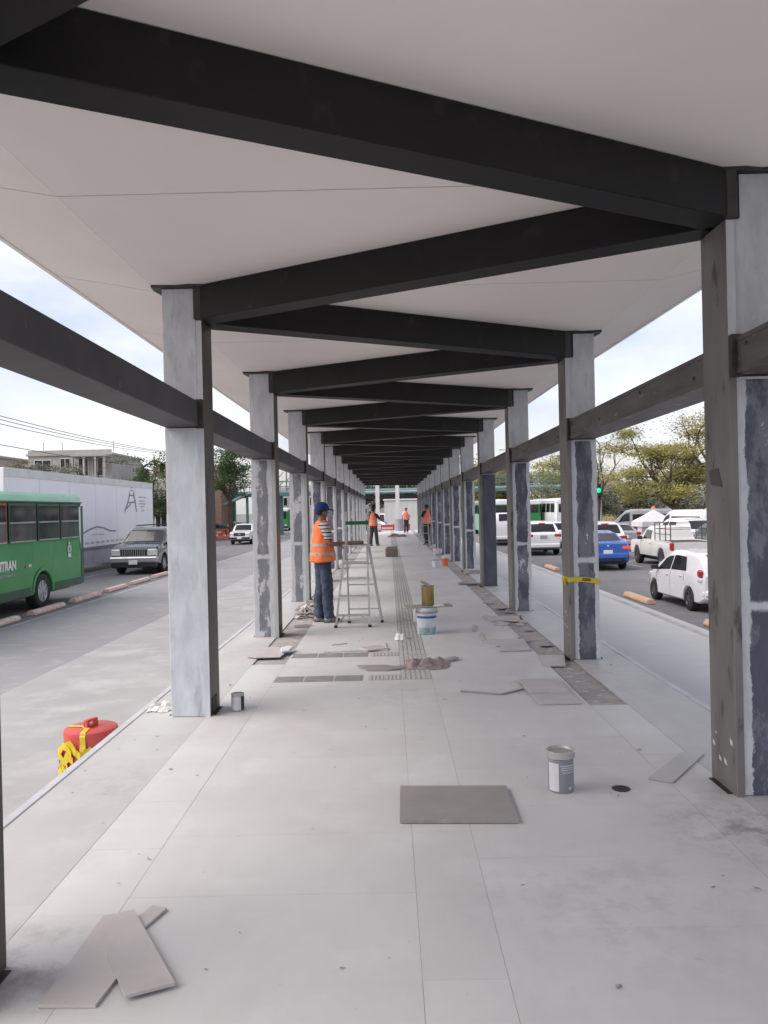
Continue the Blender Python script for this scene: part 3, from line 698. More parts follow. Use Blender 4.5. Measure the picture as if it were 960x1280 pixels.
t = thing('bucket', 'white bucket with a dark lid left of the orange bucket', 'bucket', (1.24, 20.9, .002)); t.scale = (.7, .7, .6)
B().lathe([(.12, 0), (.14, .3), (.148, .305)], 20).build('bucket_body', 'bucket_white', t, smooth=40)
B().lathe([(.002, .306), (.15, .306), (.15, .33), (.002, .335)], 20).build('lid', 'bucket_grey', t, smooth=40)
t = thing('bucket', 'small white bucket at the foot of a far right column', 'bucket', (1.62, 26.8, .002)); t.scale = (.7, .7, .7)
B().lathe([(.12, 0), (.15, .3), (.158, .305)], 16).build('bucket_body', 'bucket_white', t, smooth=40)
B().lathe([(.002, .306), (.15, .306), (.15, .33), (.002, .335)], 16).build('lid', 'bucket_grey', t, smooth=40)
# cement sacks / block in mid walkway
t = thing('cement_box', 'brown open cardboard box standing far along the tactile path', 'box', (.06, 26.0, .002), 6)
B().box(-.2, .2, -.18, .18, 0, .02).build('base', 'cardboard', t)
for a in ((-.2, .2, -.18, -.165), (-.2, .2, .165, .18), (-.2, -.185, -.165, .165), (.185, .2, -.165, .165)): B().box(*a, .02, .27).build('side', 'cardboard', t)
o = B().box(-.18, .18, -.0, .008, 0, .1).build('flap', 'cardboard', t, loc=(0, -.18, .27)); o.rotation_euler = (R(-40), 0, 0)
crumple('sand_heap', [(-.1, 44.3), (1.1, 46.2)], .2, 'cardboard', 'low brown heap of sand near the far end of the walkway', 'heap', 21, (.5, 45.2), 9)

# ---- red drum with tape on the road
t = thing('traffic_drum', 'red plastic traffic drum wrapped in yellow tape beyond the left platform edge', 'traffic drum', (-2.45, 6.2, ZR))
B().lathe([(.30, 0), (.30, .05), (.25, .06), (.245, .30), (.235, .31), (.225, .62), (.205, .66), (.21, .735), (.205, .76), (.19, .768), (.002, .768)], 30).build('drum_body', 'plastic_red', t, smooth=35)
for ang in (20,):
    hb = B().box(-.075, .075, -.022, .022, .768, .80); hb.box(-.075, -.04, -.022, .022, .80, .845); hb.box(.04, .075, -.022, .022, .80, .845); hb.box(-.075, .075, -.022, .022, .845, .872)
    o = hb.build('handle', 'plastic_red', t, bevel=.004); o.rotation_euler = (0, 0, R(65)); o.scale = (.75, .9, .62); o.location.z = .768 * .38
bb = B(); rnd = random.Random(4)
for k in range(16):
    a = rnd.uniform(180, 330); z = rnd.uniform(.42, .63); pts = []
    for j in range(5): pts.append(((.236 + .02 * rnd.random()) * math.cos(R(a + j * 10)), (.236 + .02 * rnd.random()) * math.sin(R(a + j * 10)), z + .05 * math.sin(j * 1.3 + k)))
    for p, q in zip(pts, pts[1:]): bb.quad(p, q, (q[0], q[1], q[2] + .06), (p[0], p[1], p[2] + .055))
o = bb.build('tape_bunch', 'tape_yellow', t); so = o.modifiers.new('t', 'SOLIDIFY'); so.thickness = .001
bb = B()
P3 = [(-.19, .02, .771), (-.05, -.01, .774), (.0, -.08, .773), (.01, -.195, .771), (.012, -.212, .74), (.014, -.212, .68), (.016, -.24, .60)]
for p, q in zip(P3, P3[1:]):
    d = Vector((q[0] - p[0], q[1] - p[1], 0)); d = d.normalized() if d.length > .02 else Vector((0, -1, 0)); s_ = Vector((-d.y, d.x, 0)) * .022
    bb.quad(Vector(p) - s_, Vector(q) - s_, Vector(q) + s_, Vector(p) + s_)
o = bb.build('tape_strip', 'tape_yellow', t); so = o.modifiers.new('t', 'SOLIDIFY'); so.thickness = .001

# ---- caution tape round the second right column
y0 = 4.16 + S; t = thing('caution_tape', 'yellow caution tape tied round the second right column', 'tape', ((XiR + XoR) / 2, y0, .80))
hw = .155; bb = B()
ringp = [(-hw - .004, .34, .0, .046), (-hw - .004, -.005, .005, .05), (-hw + .05, -.008, .012, .046), (0, .010, .004, .054), (hw + .004, .010, -.02, .05), (hw + .004, .335, -.01, .04)]
for p, q in zip(ringp, ringp[1:] + ringp[:1]): bb.quad((p[0], p[1], p[2]), (q[0], q[1], q[2]), (q[0], q[1], q[2] + q[3]), (p[0], p[1], p[2] + p[3]))
o = bb.build('band', 'tape_yellow', t); so = o.modifiers.new('t', 'SOLIDIFY'); so.thickness = .001
B().tube([(-hw - .006, .12, .03), (-hw - .02, .10, .02), (-hw - .012, .13, -.02), (-hw - .018, .15, -.05)], [.02, .024, .018, .004], 7).build('knot', 'tape_yellow', t)
o = link('lettering', text_mesh('PRECAUCION', .042, .0006, .0016), 'tape_ink', t); o.location = (-.03, .0065, .031); o.rotation_euler = (R(90), R(4), 0); o.scale = (.72, 1, 1)

# ---- step ladder with shelf
t = thing('stepladder', 'aluminium stepladder with shelf standing in front of the nearest worker', 'ladder', (-.46, 10.6, .002))
fl, fr, bl, br_ = (-.30, -.10), (.165, -.10), (-.135, .30), (.33, .30)
top = 1.10
tl, tr = (-.16, .03), (.15, .03); tbl, tbr = (-.14, .12), (.17, .12)
for (a, b_) in ((fl, tl), (fr, tr)): B().bar((*a, 0), (*b_, top), .026, .05).build('front_rail', 'aluminium', t)
for (a, b_) in ((bl, tbl), (br_, tbr)): B().bar((*a, 0), (*b_, top), .024, .03).build('rear_rail', 'aluminium', t)
lerp = lambda a, b_, f: (a[0] + (b_[0] - a[0]) * f, a[1] + (b_[1] - a[1]) * f)
for z in (.16, .42, .66, .88):
    a, b_ = lerp(fl, tl, z / top), lerp(fr, tr, z / top); B().bar((*a, z), (*b_, z), .07, .022).build('step', 'aluminium', t)
for z in (.2, .55, .85):
    a, b_ = lerp(bl, tbl, z / top), lerp(br_, tbr, z / top); B().bar((*a, z), (*b_, z), .018, .018).build('rear_rung', 'aluminium', t)
for a, b_ in ((fl, tl), (fr, tr)):
    p = lerp(a, b_, .02); q = lerp(a, b_, .16); B().bar((p[0], p[1], .03), (q[0] + .12 * (1 if a is fl else -1), q[1], .17), .012, .018).build('brace', 'aluminium', t)
for s_, a, b_ in ((0, lerp(fl, tl, .78), lerp(bl, tbl, .78)), (1, lerp(fr, tr, .78), lerp(br_, tbr, .78))): B().bar((*a, .86), (*b_, .86), .01, .02).build('spreader', 'aluminium', t)
B().box(-.19, .19, -.05, .18, top, top + .022).build('shelf', 'aluminium', t, bevel=.004)
for x in (-.15, .16): B().bar((x, .15, top + .02), (x + .005, .16, 1.58), .028, .022).build('guard_post', 'aluminium', t)
B().bar((-.15, .14, 1.42), (.175, .14, 1.42), .012, .05).build('green_strap', 'green_strap', t)
for p in (fl, fr, bl, br_): B().box(p[0] - .022, p[0] + .022, p[1] - .03, p[1] + .03, -.001, .03).build('rubber_foot', 'rubber', t)
tag(B().prism([(-.12, -.05), (.05, -.06), (.12, 0), (.06, .05), (-.1, .04)], 0, .05).build('tool_tray', 'cardboard', bevel=.012, loc=(-.47, 10.66, 1.126)), 'dark tool pouch lying on the shelf of the stepladder', 'tool pouch')
t = thing('stepladder', 'slim grey stepladder beside the far worker at the right columns', 'ladder', (1.42, 31.5, .002))
for x, y_ in ((-.25, -.6), (.2, -.6), (-.2, .6), (.22, .6)): B().bar((x, y_, 0), (x * .55 + .05, y_ * .08, 1.25), .03, .04).build('rail', 'aluminium', t)
for z in (.3, .6, .9, 1.2):
    f = 1 - z / 1.25 * .92; B().bar((-.24 * (.5 + f / 2) + .02, -.6 * f, z), (.2 * (.5 + f / 2) + .02, -.6 * f, z), .05, .02).build('step', 'aluminium', t)

# ------------------------------------------------------------------ people
def ring(cx, cy, z, rx, ry, n=20): return [(cx + rx * math.cos(2 * math.pi * j / n), cy + ry * math.sin(2 * math.pi * j / n), z) for j in range(n)]
def hand(V, E, key, w, d, side, curl):
    """palm and five separate curled fingers from wrist w in direction d"""
    w, d = Vector(w), Vector(d).normalized(); up = Vector((0, 0, 1)) if abs(d.z) < .8 else Vector((0, 1, 0))
    sx = d.cross(up).normalized() * side; dn = sx.cross(d).normalized() * (-side)
    p = w + d * .05; V[key + 'p'] = (*p, .034, .020); E.append((key, key + 'p'))
    for i in range(4):
        off = sx * (.026 - .017 * i); ln = (.036, .040, .038, .030)[i]
        a = p + d * .035 + off; b_ = a + (d * .8 + dn * curl).normalized() * ln; c = b_ + (d * .35 + dn * curl * 1.6).normalized() * ln * .8
        ks = [key + 'f%d%d' % (i, j) for j in range(3)]
        for kk, q, r_ in zip(ks, (a, b_, c), (.0095, .009, .0075)): V[kk] = (*q, r_, r_)
        E += [(key + 'p', ks[0]), (ks[0], ks[1]), (ks[1], ks[2])]
    a = w + d * .03 + sx * .035; b_ = a + (d * .7 + sx * .6).normalized() * .035; c = b_ + (d + dn * .5).normalized() * .028
    for kk, q, r_ in zip((key + 't0', key + 't1', key + 't2'), (a, b_, c), (.012, .0105, .009)): V[kk] = (*q, r_, r_)
    E += [(key + 'p', key + 't0'), (key + 't0', key + 't1'), (key + 't1', key + 't2')]
FAR = [False]
def crease(o, amp, sc_):
    if FAR[0]: return o
    me = o.data
    for v_ in me.vertices:
        q = v_.co; d = noise.noise(Vector((q.x * sc_, q.y * sc_, q.z * sc_ * 1.9))) + .5 * noise.noise(Vector((q.x * sc_ * 2.3 + 9, q.y * sc_ * 2.3, q.z * sc_ * 3.6)))
        v_.co = q + v_.normal * d * amp
    me.update(); return o
def person(label, loc, rz, arms, legs=((-.09, -.02), (.09, .03)), vest='vest_orange', shirt='shirt_striped', trouser='denim', cap=True, head_turn=0, h=1.0, group=None, belly=0):
    t = thing('person', label, 'person', loc, rz, group); t.scale = (h, h, h)
    V, E = {}, []
    def v(k, x, y, z, r1, r2=None): V[k] = (x, y, z, r1, r2 or r1)
    v('pel', 0, 0, .94, .125, .10); v('wai', 0, .005, 1.08, .12, .09); v('che', 0, 0, 1.27, .135, .095); v('nb', 0, -.01, 1.40, .075, .06)
    v('nk', 0, 0, 1.475, .052, .052); v('jaw', 0, .018, 1.535, .062, .070); v('head', 0, .012, 1.60, .076, .092); v('crown', 0, .0, 1.665, .058, .066)
    E += [('pel', 'wai'), ('wai', 'che'), ('che', 'nb'), ('nb', 'nk'), ('nk', 'jaw'), ('jaw', 'head'), ('head', 'crown')]
    v('nose', 0, .112, 1.575, .012, .015); E.append(('head', 'nose'))
    for s_, (fx, fy) in zip((-1, 1), legs):
        k = 'l' if s_ < 0 else 'r'
        v(k + 'hip', s_ * .085, 0, .86, .082); v(k + 'kn', (s_ * .085 + fx) / 2, fy * .5 + .02, .475, .056); v(k + 'cal', (s_ * .03 + fx * .7), fy * .8 - .005, .32, .052); v(k + 'an', fx, fy, .085, .036); v(k + 'toe', fx + s_ * .03, fy + .17, .028, .035, .022); v(k + 'heel', fx, fy - .03, .03, .03, .025)
        E += [('pel', k + 'hip'), (k + 'hip', k + 'kn'), (k + 'kn', k + 'cal'), (k + 'cal', k + 'an'), (k + 'an', k + 'toe'), (k + 'an', k + 'heel')]
        el, wr = arms[0 if s_ < 0 else 1]
        v(k + 'sh', s_ * .165, 0, 1.375, .055); v(k + 'el', *el, .038); v(k + 'wr', *wr, .028, .024)
        E += [('nb', k + 'sh'), (k + 'sh', k + 'el'), (k + 'el', k + 'wr')]
        hand(V, E, k + 'wr', wr, Vector(wr) - Vector(el), -s_, .55)
        v(k + 'ear', s_ * .083, .0, 1.575, .012, .02); E.append(('head', k + 'ear'))
    body = skin_obj('body', V, E, 'pel', 'skin', t)
    # trousers
    V2 = {'pel': (0, 0, .95, .150 + belly * .3, .120 + belly * .3)}; E2 = []
    V2['wst'] = (0, .0, 1.03, .148 + belly * .3, .118 + belly * .4); E2.append(('pel', 'wst'))
    for k, s_ in (('l', -1), ('r', 1)):
        a = V[k + 'hip']; V2[k + 'h'] = (*a[:3], .094, .108); b_ = V[k + 'kn']; V2[k + 'k'] = (*b_[:3], .090, .092); c = V[k + 'cal']; V2[k + 'c'] = (*c[:3], .084, .088); d = V[k + 'an']; V2[k + 'a'] = (d[0], d[1] + .005, .10, .078, .082); V2[k + 'b'] = (d[0], d[1] + .008, .055, .080, .086)
        E2 += [('pel', k + 'h'), (k + 'h', k + 'k'), (k + 'k', k + 'c'), (k + 'c', k + 'a'), (k + 'a', k + 'b')]
    crease(skin_obj('trousers', V2, E2, 'pel', trouser, t, 2 if FAR[0] else 3), .012, 9)
    # shirt with short sleeves
    V3 = {'w': (0, .005, 1.0, .15 + belly * .5, .115 + belly), 'm': (0, .005, 1.12, .15, .115 + belly), 'c': (0, 0, 1.27, .158, .115), 'n': (0, -.008, 1.405, .10, .075), 'o': (0, -.002, 1.445, .062, .06)}
    E3 = [('w', 'm'), ('m', 'c'), ('c', 'n'), ('n', 'o')]
    for k, s_ in (('l', -1), ('r', 1)):
        a, b_ = Vector(V[k + 'sh'][:3]), Vector(V[k + 'el'][:3]); q = a.lerp(b_, .5); e = a.lerp(b_, .86)
        V3[k + 's'] = (*a, .075, .075); V3[k + 'q'] = (*q, .066, .066); V3[k + 'e'] = (*e, .066, .066); E3 += [('n', k + 's'), (k + 's', k + 'q'), (k + 'q', k + 'e')]
    crease(skin_obj('shirt', V3, E3, 'm', shirt, t, 2 if FAR[0] else 3), .008, 10)
    # vest: shell round the trunk with two reflective bands
    prof = [(.875, .206 + belly * .6, .168 + belly), (.95, .203 + belly * .6, .162 + belly), (1.05, .190 + belly * .4, .146 + belly), (1.16, .181, .142 + belly * .6), (1.27, .176, .136), (1.34, .158, .126), (1.40, .138, .106), (1.44, .105, .084), (1.462, .072, .070)]
    def vr(z, rx, ry, g=0, n=40):
        out_ = []
        for j in range(n):
            a = 2 * math.pi * j / n; w_ = 1 + .03 * math.sin(3 * a + z * 9) + .018 * math.sin(7 * a - z * 21) + .03 * noise.noise(Vector((math.cos(a) * 2.2, math.sin(a) * 2.2, z * 7)))
            out_.append(((rx * w_ + g) * math.cos(a), (ry * w_ + g) * math.sin(a) + .004, z + (.012 * math.sin(2 * a) if z < .9 else 0)))
        return out_
    pr2 = [tuple(p_[k] + (q_[k] - p_[k]) * f / 3 for k in range(3)) for p_, q_ in zip(prof, prof[1:]) for f in range(3)] + [prof[-1]]
    ve = B().loft([vr(*p) for p in pr2], cap=False).build('vest', vest, t, smooth=60); so = ve.modifiers.new('t', 'SOLIDIFY'); so.thickness = .004
    def at(z):
        for (a, b_, c), (d, e, f) in zip(prof, prof[1:]):
            if a <= z <= d: u = (z - a) / (d - a); return b_ + (e - b_) * u, c + (f - c) * u
    for z0, z1 in ((.965, 1.005), (1.09, 1.13)):
        B().loft([vr(z0 + (z1 - z0) * f / 3, *at(z0 + (z1 - z0) * f / 3), .004) for f in range(4)], cap=False).build('reflective_band', 'reflective', ve, smooth=60)
    # shoes
    for k in 'lr':
        a = V[k + 'an']; bb = B(); rr2 = []
        for yy, w_, hh in ((-.075, .026, .05), (-.06, .038, .075), (0, .042, .09), (.07, .046, .07), (.14, .046, .05), (.185, .034, .036), (.20, .015, .025)):
            rr2.append([(a[0] + w_ * math.cos(u) * (1), a[1] + yy, max(0.0, hh * .5 + hh * .5 * math.sin(u)) if math.sin(u) > -.7 else 0) for u in [2 * math.pi * j / 12 for j in range(12)]])
        bb.loft(rr2).build('shoe', 'shoe', t, smooth=50)
    # hair / cap
    hd = Matrix.Rotation(R(head_turn), 4, 'Z')
    hb = B().loft([[hd @ Vector((rx * math.cos(u), cy + ry * math.sin(u), z + (.03 * max(0, math.sin(u)) if z < 1.6 else 0))) for u in [2 * math.pi * j / 18 for j in range(18)]] for z, rx, ry, cy in ((1.545, .070, .070, -.028), (1.58, .083, .090, -.012), (1.62, .084, .098, -.004), (1.66, .078, .09, 0), (1.69, .058, .066, 0), (1.702, .02, .02, 0))])
    hb.build('hair', 'hair', t, smooth=60)
    for s_ in (-1, 1):
        B().lathe([(.002, -.009), (.008, -.006), (.011, 0), (.008, .006), (.002, .009)], 8).build('eye', 'print_white', t, smooth=60, loc=(s_ * .031, .098, 1.592))
    B().box(-.024, .024, .092, .101, 1.524, 1.531).build('mouth', 'paper_pink', t)
    if cap:
        cb_ = B().loft([[hd @ Vector((rx * math.cos(u), .004 + ry * math.sin(u), z)) for u in [2 * math.pi * j / 22 for j in range(22)]] for z, rx, ry in ((1.612, .092, .108), (1.65, .092, .106), (1.69, .082, .094), (1.718, .055, .062), (1.73, .012, .012))])
        c_ = cb_.build('cap', 'cap_blue', t, smooth=60)
        br2 = B(); 
        ro = [hd @ Vector((.088 * math.cos(u), .02 + (.10 + .075 * math.sin(u) ** 1.0) * math.sin(u), 1.622 - .022 * math.sin(u))) for u in [math.pi * j / 14 for j in range(15)]]
        ri = [hd @ Vector((.088 * math.cos(u), .01 + .095 * math.sin(u), 1.626)) for u in [math.pi * j / 14 for j in range(15)]]
        for j in range(14): br2.quad(ri[j], ro[j], ro[j + 1], ri[j + 1])
        o = br2.build('brim', 'cap_blue', c_, smooth=60); so = o.modifiers.new('t', 'SOLIDIFY'); so.thickness = .006
    return t
# arms = ((left elbow, left wrist), (right elbow, right wrist)); the figure faces +y before turning
person('worker in blue cap, orange vest, striped shirt and jeans standing beside the stepladder', (-.97, 11.05, .002), -68,
       (((-.24, .04, 1.13), (-.12, .24, 1.10)), ((.24, .05, 1.12), (.13, .28, 1.13))), legs=((-.07, -.05), (.08, .05)), head_turn=0, belly=.02, h=1.0)
FAR[0] = True
person('worker in orange vest and grey trousers seen beyond the stepladder with one arm out', (-.70, 34.2, .002), -28,
       (((-.26, .06, 1.13), (-.22, .26, 1.2)), ((.28, .12, 1.14), (.40, .30, 1.05))), legs=((-.12, -.06), (.12, .10)), vest='vest_coral', shirt='shirt_dark', trouser='trouser_grey', cap=False, h=1.0)
person('worker in coral vest and black trousers standing at the right row of columns', (1.66, 33.8, .002), 40,
       (((-.26, .04, 1.13), (-.16, .25, 1.15)), ((.25, .04, 1.12), (.2, .26, 1.2))), legs=((-.07, -.04), (.10, .06)), vest='vest_coral', shirt='shirt_dark', trouser='trouser_dark', cap=False, h=1.05)
person('farthest worker in pale coral vest near the end of the platform', (1.16, 52.0, .002), 170,
       (((-.27, .02, 1.13), (-.25, .16, .98)), ((.27, .02, 1.13), (.25, .18, 1.0))), legs=((-.06, -.14), (.08, .14)), vest='vest_coral', shirt='cloth_white', trouser='trouser_grey', cap=False)

t = thing('pallet_stack', 'pallet of pale cement sacks near the far end of the walkway', 'pallet', (-1.1, 55.5, .002), 8)
for k in range(5): B().box(-.5, .5, -.48 + .22 * k, -.38 + .22 * k, .09, .11).build('slat', 'board', t)
for x in (-.45, 0, .45): B().box(x - .04, x + .04, -.5, .5, 0, .088).build('bearer', 'board', t)
for k in range(4):
    for q in (-.25, .25): B().box(q - .23, q + .23, -.4, .4, .113 + .14 * k, .245 + .14 * k).build('sack', 'sack', t, bevel=.04)
t = thing('oil_drum', 'blue grey steel drum at the far end of the walkway', 'drum', (.75, 56.5, .002))
B().lathe([(.28, 0), (.29, .01), (.28, .03), (.28, .29), (.292, .30), (.28, .31), (.28, .59), (.292, .60), (.28, .61), (.28, .86), (.29, .87), (.28, .88), (.265, .87), (.002, .865)], 22).build('drum_body', 'tin_grey', t, smooth=35)
t = thing('welding_machine', 'dark welding machine on wheels at the far end, left of the portal', 'machine', (-1.75, 57.2, .002))
B().box(-.45, .45, -.3, .3, .2, 1.5).build('case', 'awning_dark', t, bevel=.03); B().box(-.3, .3, -.31, -.301, .9, 1.35).build('panel', 'paint_grey', t)
for x in (-.35, .35): B().lathe([(.002, -.04), (.1, -.04), (.1, .04), (.002, .04)], 14).build('wheel', 'rubber', t, loc=(x, 0, .1)).rotation_euler = (0, R(90), 0)
# ------------------------------------------------------------------ vehicles
def interp(P_, y):
    if y <= P_[0][0]: return P_[0][1]
    for (a, u), (b_, v) in zip(P_, P_[1:]):
        if y <= b_: return u + (v - u) * (y - a) / (b_ - a)
    return P_[-1][1]
def smooth_i(P_, y, e=.05): return (interp(P_, y - e) + 2 * interp(P_, y) + interp(P_, y + e)) / 4
WHEELS = {}
def wheel(parent, x, y, r, w, rim, side):
    key = (r, w)
    if key not in WHEELS:
        a = B().lathe([(r * .60, -w / 2), (r * .9, -w / 2), (r * .97, -w * .42), (r, -w * .25), (r, w * .25), (r * .97, w * .42), (r * .9, w / 2), (r * .62, w / 2 - .004), (r * .60, w / 2 - .03), (r * .60, -w / 2)], 26, cap=False).mesh('wheel')
        a.materials.append(MATS['rubber'])
        c = B().lathe([(r * .61, w / 2 - .012), (r * .57, w / 2 - .004), (r * .53, w / 2 - .03), (r * .2, w / 2 - .02), (r * .16, w / 2 - .005), (.002, w / 2 - .005)], 24, cap=False)
        for k in range(7):
            u = 2 * math.pi * k / 7; c.bar((r * .15 * math.cos(u), r * .15 * math.sin(u), w / 2 - .016), (r * .55 * math.cos(u), r * .55 * math.sin(u), w / 2 - .016), r * .13, .02)
        WHEELS[key] = (a, c.mesh('rim'))
    a, c = WHEELS[key]
    o = link('wheel', a, None, parent, smooth=40); o.location = (x, y, r); o.rotation_euler = (0, R(90 * side), 0)
    me = c.copy(); me.materials.append(MATS[rim]); q = link('rim', me, None, o, smooth=40)
    return o
class Car:
    def __init__(s, name, label, cat, loc, rz, spec, paint, group=None):
        s.sp = spec; s.t = thing(name, label, cat, loc, rz, group); s.paint = paint; L = spec['L']
        s.wy = spec['wy']; s.r = spec['r']; s.build_body()
    def hw(s, y): return smooth_i(s.sp['hw'], y)
    def zb(s, y): return smooth_i(s.sp['belt'], y)
    def zt(s, y): return max(smooth_i(s.sp['top'], y, .035), s.zb(y) + .012)
    def zl(s, y):
        z = interp(s.sp['low'], y)
        for w in s.wy:
            R_ = s.r * 1.16
            if abs(y - w) < R_: z = max(z, s.r + math.sqrt(R_ * R_ - (y - w) ** 2) * .98)
        return min(z, s.zb(y) - .06)
    def half(s, y):
        w, zl, zb, zt = s.hw(y), s.zl(y), s.zb(y), s.zt(y); th = s.sp.get('tumble', .30)
        wt = max(.2, w * .965 - (zt - zb) * th)
        return [(0, zl), (w * .93, zl), (w * .99, zl + .04), (w, zl + .5 * (zb - zl)), (w * .985, zl + .85 * (zb - zl)), (w * .965, zb), (wt, zt - .13 * (zt - zb) - .004), (wt * .86, zt), (0, zt + .012)]
    def build_body(s):
        L = s.sp['L']; n = 84; ys_ = [-L / 2 + L * k / n for k in range(n + 1)]
        for w in s.wy: ys_ += [w - s.r * 1.165, w - s.r * 1.155, w + s.r * 1.155, w + s.r * 1.165]
        rr2 = []
        for y in sorted(ys_):
            h = s.half(y); rr2.append([(x, y, z) for x, z in h] + [(-x, y, z) for x, z in h[-2:0:-1]])
        B().loft(rr2).build('body', s.paint, s.t, smooth=32)
        W = s.hw(0)
        B().box(-W * .72, W * .72, -L / 2 + .25, L / 2 - .25, s.r * .7, s.r * 1.9).build('chassis', 'dark_plastic', s.t)
        for y in s.wy:
            for sd in (-1, 1): wheel(s.t, sd * (W - s.sp.get('ww', .2) / 2 - .015), y, s.r, s.sp.get('ww', .2), s.sp.get('rim', 'rim_metal'), sd)
    def side_glass(s, y0, y1, t0=.08, t1=.86, l0=0, l1=0, mat='glass_dark', name='side_window', n=8, sides=(-1, 1), trim=None):
        """glass between belt and roof; l0/l1 slant the rear and front edges"""
        for sd in sides:
            def build(grow, off, nm, mt, par):
                bb = B(); g = []
                for k in range(n + 1):
                    f = k / n; row = []
                    for tt in (t0 - grow, t1 + grow):
                        u = (tt - t0) / (t1 - t0); ya = y0 - grow * .5 + (l0 if u > .5 else 0); yb = y1 + grow * .5 + (l1 if u > .5 else 0); y = ya + (yb - ya) * f
                        h = s.half(y); (xa, za), (xb, zb_) = h[5], h[6]; nx, nz_ = (zb_ - za), (xa - xb); ln = math.hypot(nx, nz_) or 1
                        row.append((sd * (xa + (xb - xa) * tt + nx / ln * off), y, za + (zb_ - za) * tt + nz_ / ln * off))
                    g.append(row)
                for k in range(n): bb.quad(g[k][0], g[k + 1][0], g[k + 1][1], g[k][1])
                return bb.build(nm, mt, par, smooth=40)
            o = build(0, .009, name, mat, s.t)
            if trim: build(.05, .006, 'window_frame', trim, o)
    def screen(s, y0, y1, mat='glass_dark', name='windscreen', k=.90, n=10, off=.012):
        bb = B(); g = []
        for i in range(n + 1):
            y = y0 + (y1 - y0) * i / n; h = s.half(y); w = h[7][0] * k + (h[6][0] - h[7][0]) * .35; z0, z1 = h[7][1], h[8][1]
            sl = (s.zt(y + .01) - s.zt(y - .01)) / .02; nv = Vector((0, -sl, 1)).normalized() * off
            g.append([(x, y + nv.y, z + nv.z) for x, z in ((-w, z0 - .002), (-w * .5, (z0 + z1) / 2 + .002), (0, z1), (w * .5, (z0 + z1) / 2 + .002), (w, z0 - .002))])
        for i in range(n):
            for j in range(4): bb.quad(g[i][j], g[i][j + 1], g[i + 1][j + 1], g[i + 1][j])
        return bb.build(name, mat, s.t, smooth=60)
    def box(s, name, x, y, z, sx, sy, sz, mat, mirror=False, bevel=.012, rz=0, parent=None):
        for sd in ((-1, 1) if mirror else (1,)):
            o = B().box(-sx / 2, sx / 2, -sy / 2, sy / 2, -sz / 2, sz / 2).build(name, mat, parent or s.t, bevel=bevel, loc=(x * sd, y, z)); o.rotation_euler = (0, 0, R(rz * sd))
        return o
    def seam(s, y, t=(.12, .98), sides=(-1, 1)):
        for sd in sides:
            zl, zb_ = s.zl(y), s.zb(y); bb = B(); pts = []
            for f in [t[0] + (t[1] - t[0]) * k / 6 for k in range(7)]:
                z = zl + (zb_ - zl) * f; h = s.half(y); x = 0
                for (xa, za), (xb, zc) in zip(h[2:6], h[3:6]):
                    if za <= z <= zc + 1e-6: x = xa + (xb - xa) * (z - za) / (zc - za)
                pts.append((sd * (x + .003), y, z))
            for p, q in zip(pts, pts[1:]): bb.quad((p[0], p[1] - .006, p[2]), (p[0], p[1] + .006, p[2]), (q[0], q[1] + .006, q[2]), (q[0], q[1] - .006, q[2]))
            bb.build('door_seam', 'dark_plastic', s.t)
    def mirrors(s, y, mat):
        h = s.half(y); x, z = h[5]
        s.box('wing_mirror', x + .10, y, z + .09, .2, .1, .14, mat, True, .03)
    def handle(s, y):
        h = s.half(y); s.box('door_handle', h[4][0] + .012, y, h[4][1] + .0, .03, .17, .03, s.paint, True, .008)

HATCH = dict(L=3.80, wy=(-1.18, 1.22), r=.29, low=((-1.9, .36), (-1.7, .24), (1.6, .22), (1.9, .32)), ww=.185, rim='rim_dark',
    hw=((-1.9, .70), (-1.82, .77), (-1.55, .825), (-.5, .84), (.9, .835), (1.5, .79), (1.78, .70), (1.9, .56)),
    belt=((-1.9, .92), (-1.2, 1.0), (0, .96), (.9, .90), (1.3, .82), (1.78, .68), (1.9, .55)),
    top=((-1.9, .93), (-1.84, 1.04), (-1.70, 1.26), (-1.52, 1.42), (-1.2, 1.48), (-.3, 1.53), (.25, 1.49), (.55, 1.37), (1.15, .99), (1.55, .86), (1.8, .71), (1.9, .57)))
SEDAN = dict(L=4.5, wy=(-1.35, 1.32), r=.31, low=((-2.25, .40), (-2.0, .28), (1.9, .22), (2.25, .32)), ww=.20,
    hw=((-2.25, .76), (-2.1, .84), (-1.5, .88), (0, .89), (1.5, .86), (2.0, .76), (2.25, .6)),
    belt=((-2.25, .92), (-1.6, .97), (0, .93), (1.0, .87), (2.0, .70), (2.25, .56)),
    top=((-2.25, .98), (-2.15, 1.06), (-1.65, 1.08), (-.95, 1.37), (-.3, 1.45), (.25, 1.42), (.55, 1.32), (1.15, .95), (1.8, .82), (2.15, .70), (2.25, .58)))
CROSS = dict(L=4.5, wy=(-1.32, 1.35), r=.36, low=((-2.25, .46), (-2.0, .32), (1.9, .28), (2.25, .38)), ww=.22,
    hw=((-2.25, .78), (-2.15, .86), (-1.5, .91), (0, .92), (1.5, .89), (2.0, .8), (2.25, .62)),
    belt=((-2.25, 1.0), (-1.5, 1.08), (0, 1.04), (1.0, .99), (2.0, .84), (2.25, .68)),
    top=((-2.25, 1.03), (-2.18, 1.15), (-1.92, 1.48), (-1.7, 1.6), (-1.2, 1.67), (-.1, 1.70), (.4, 1.62), (.65, 1.5), (1.2, 1.09), (1.9, .96), (2.2, .78), (2.25, .7)))
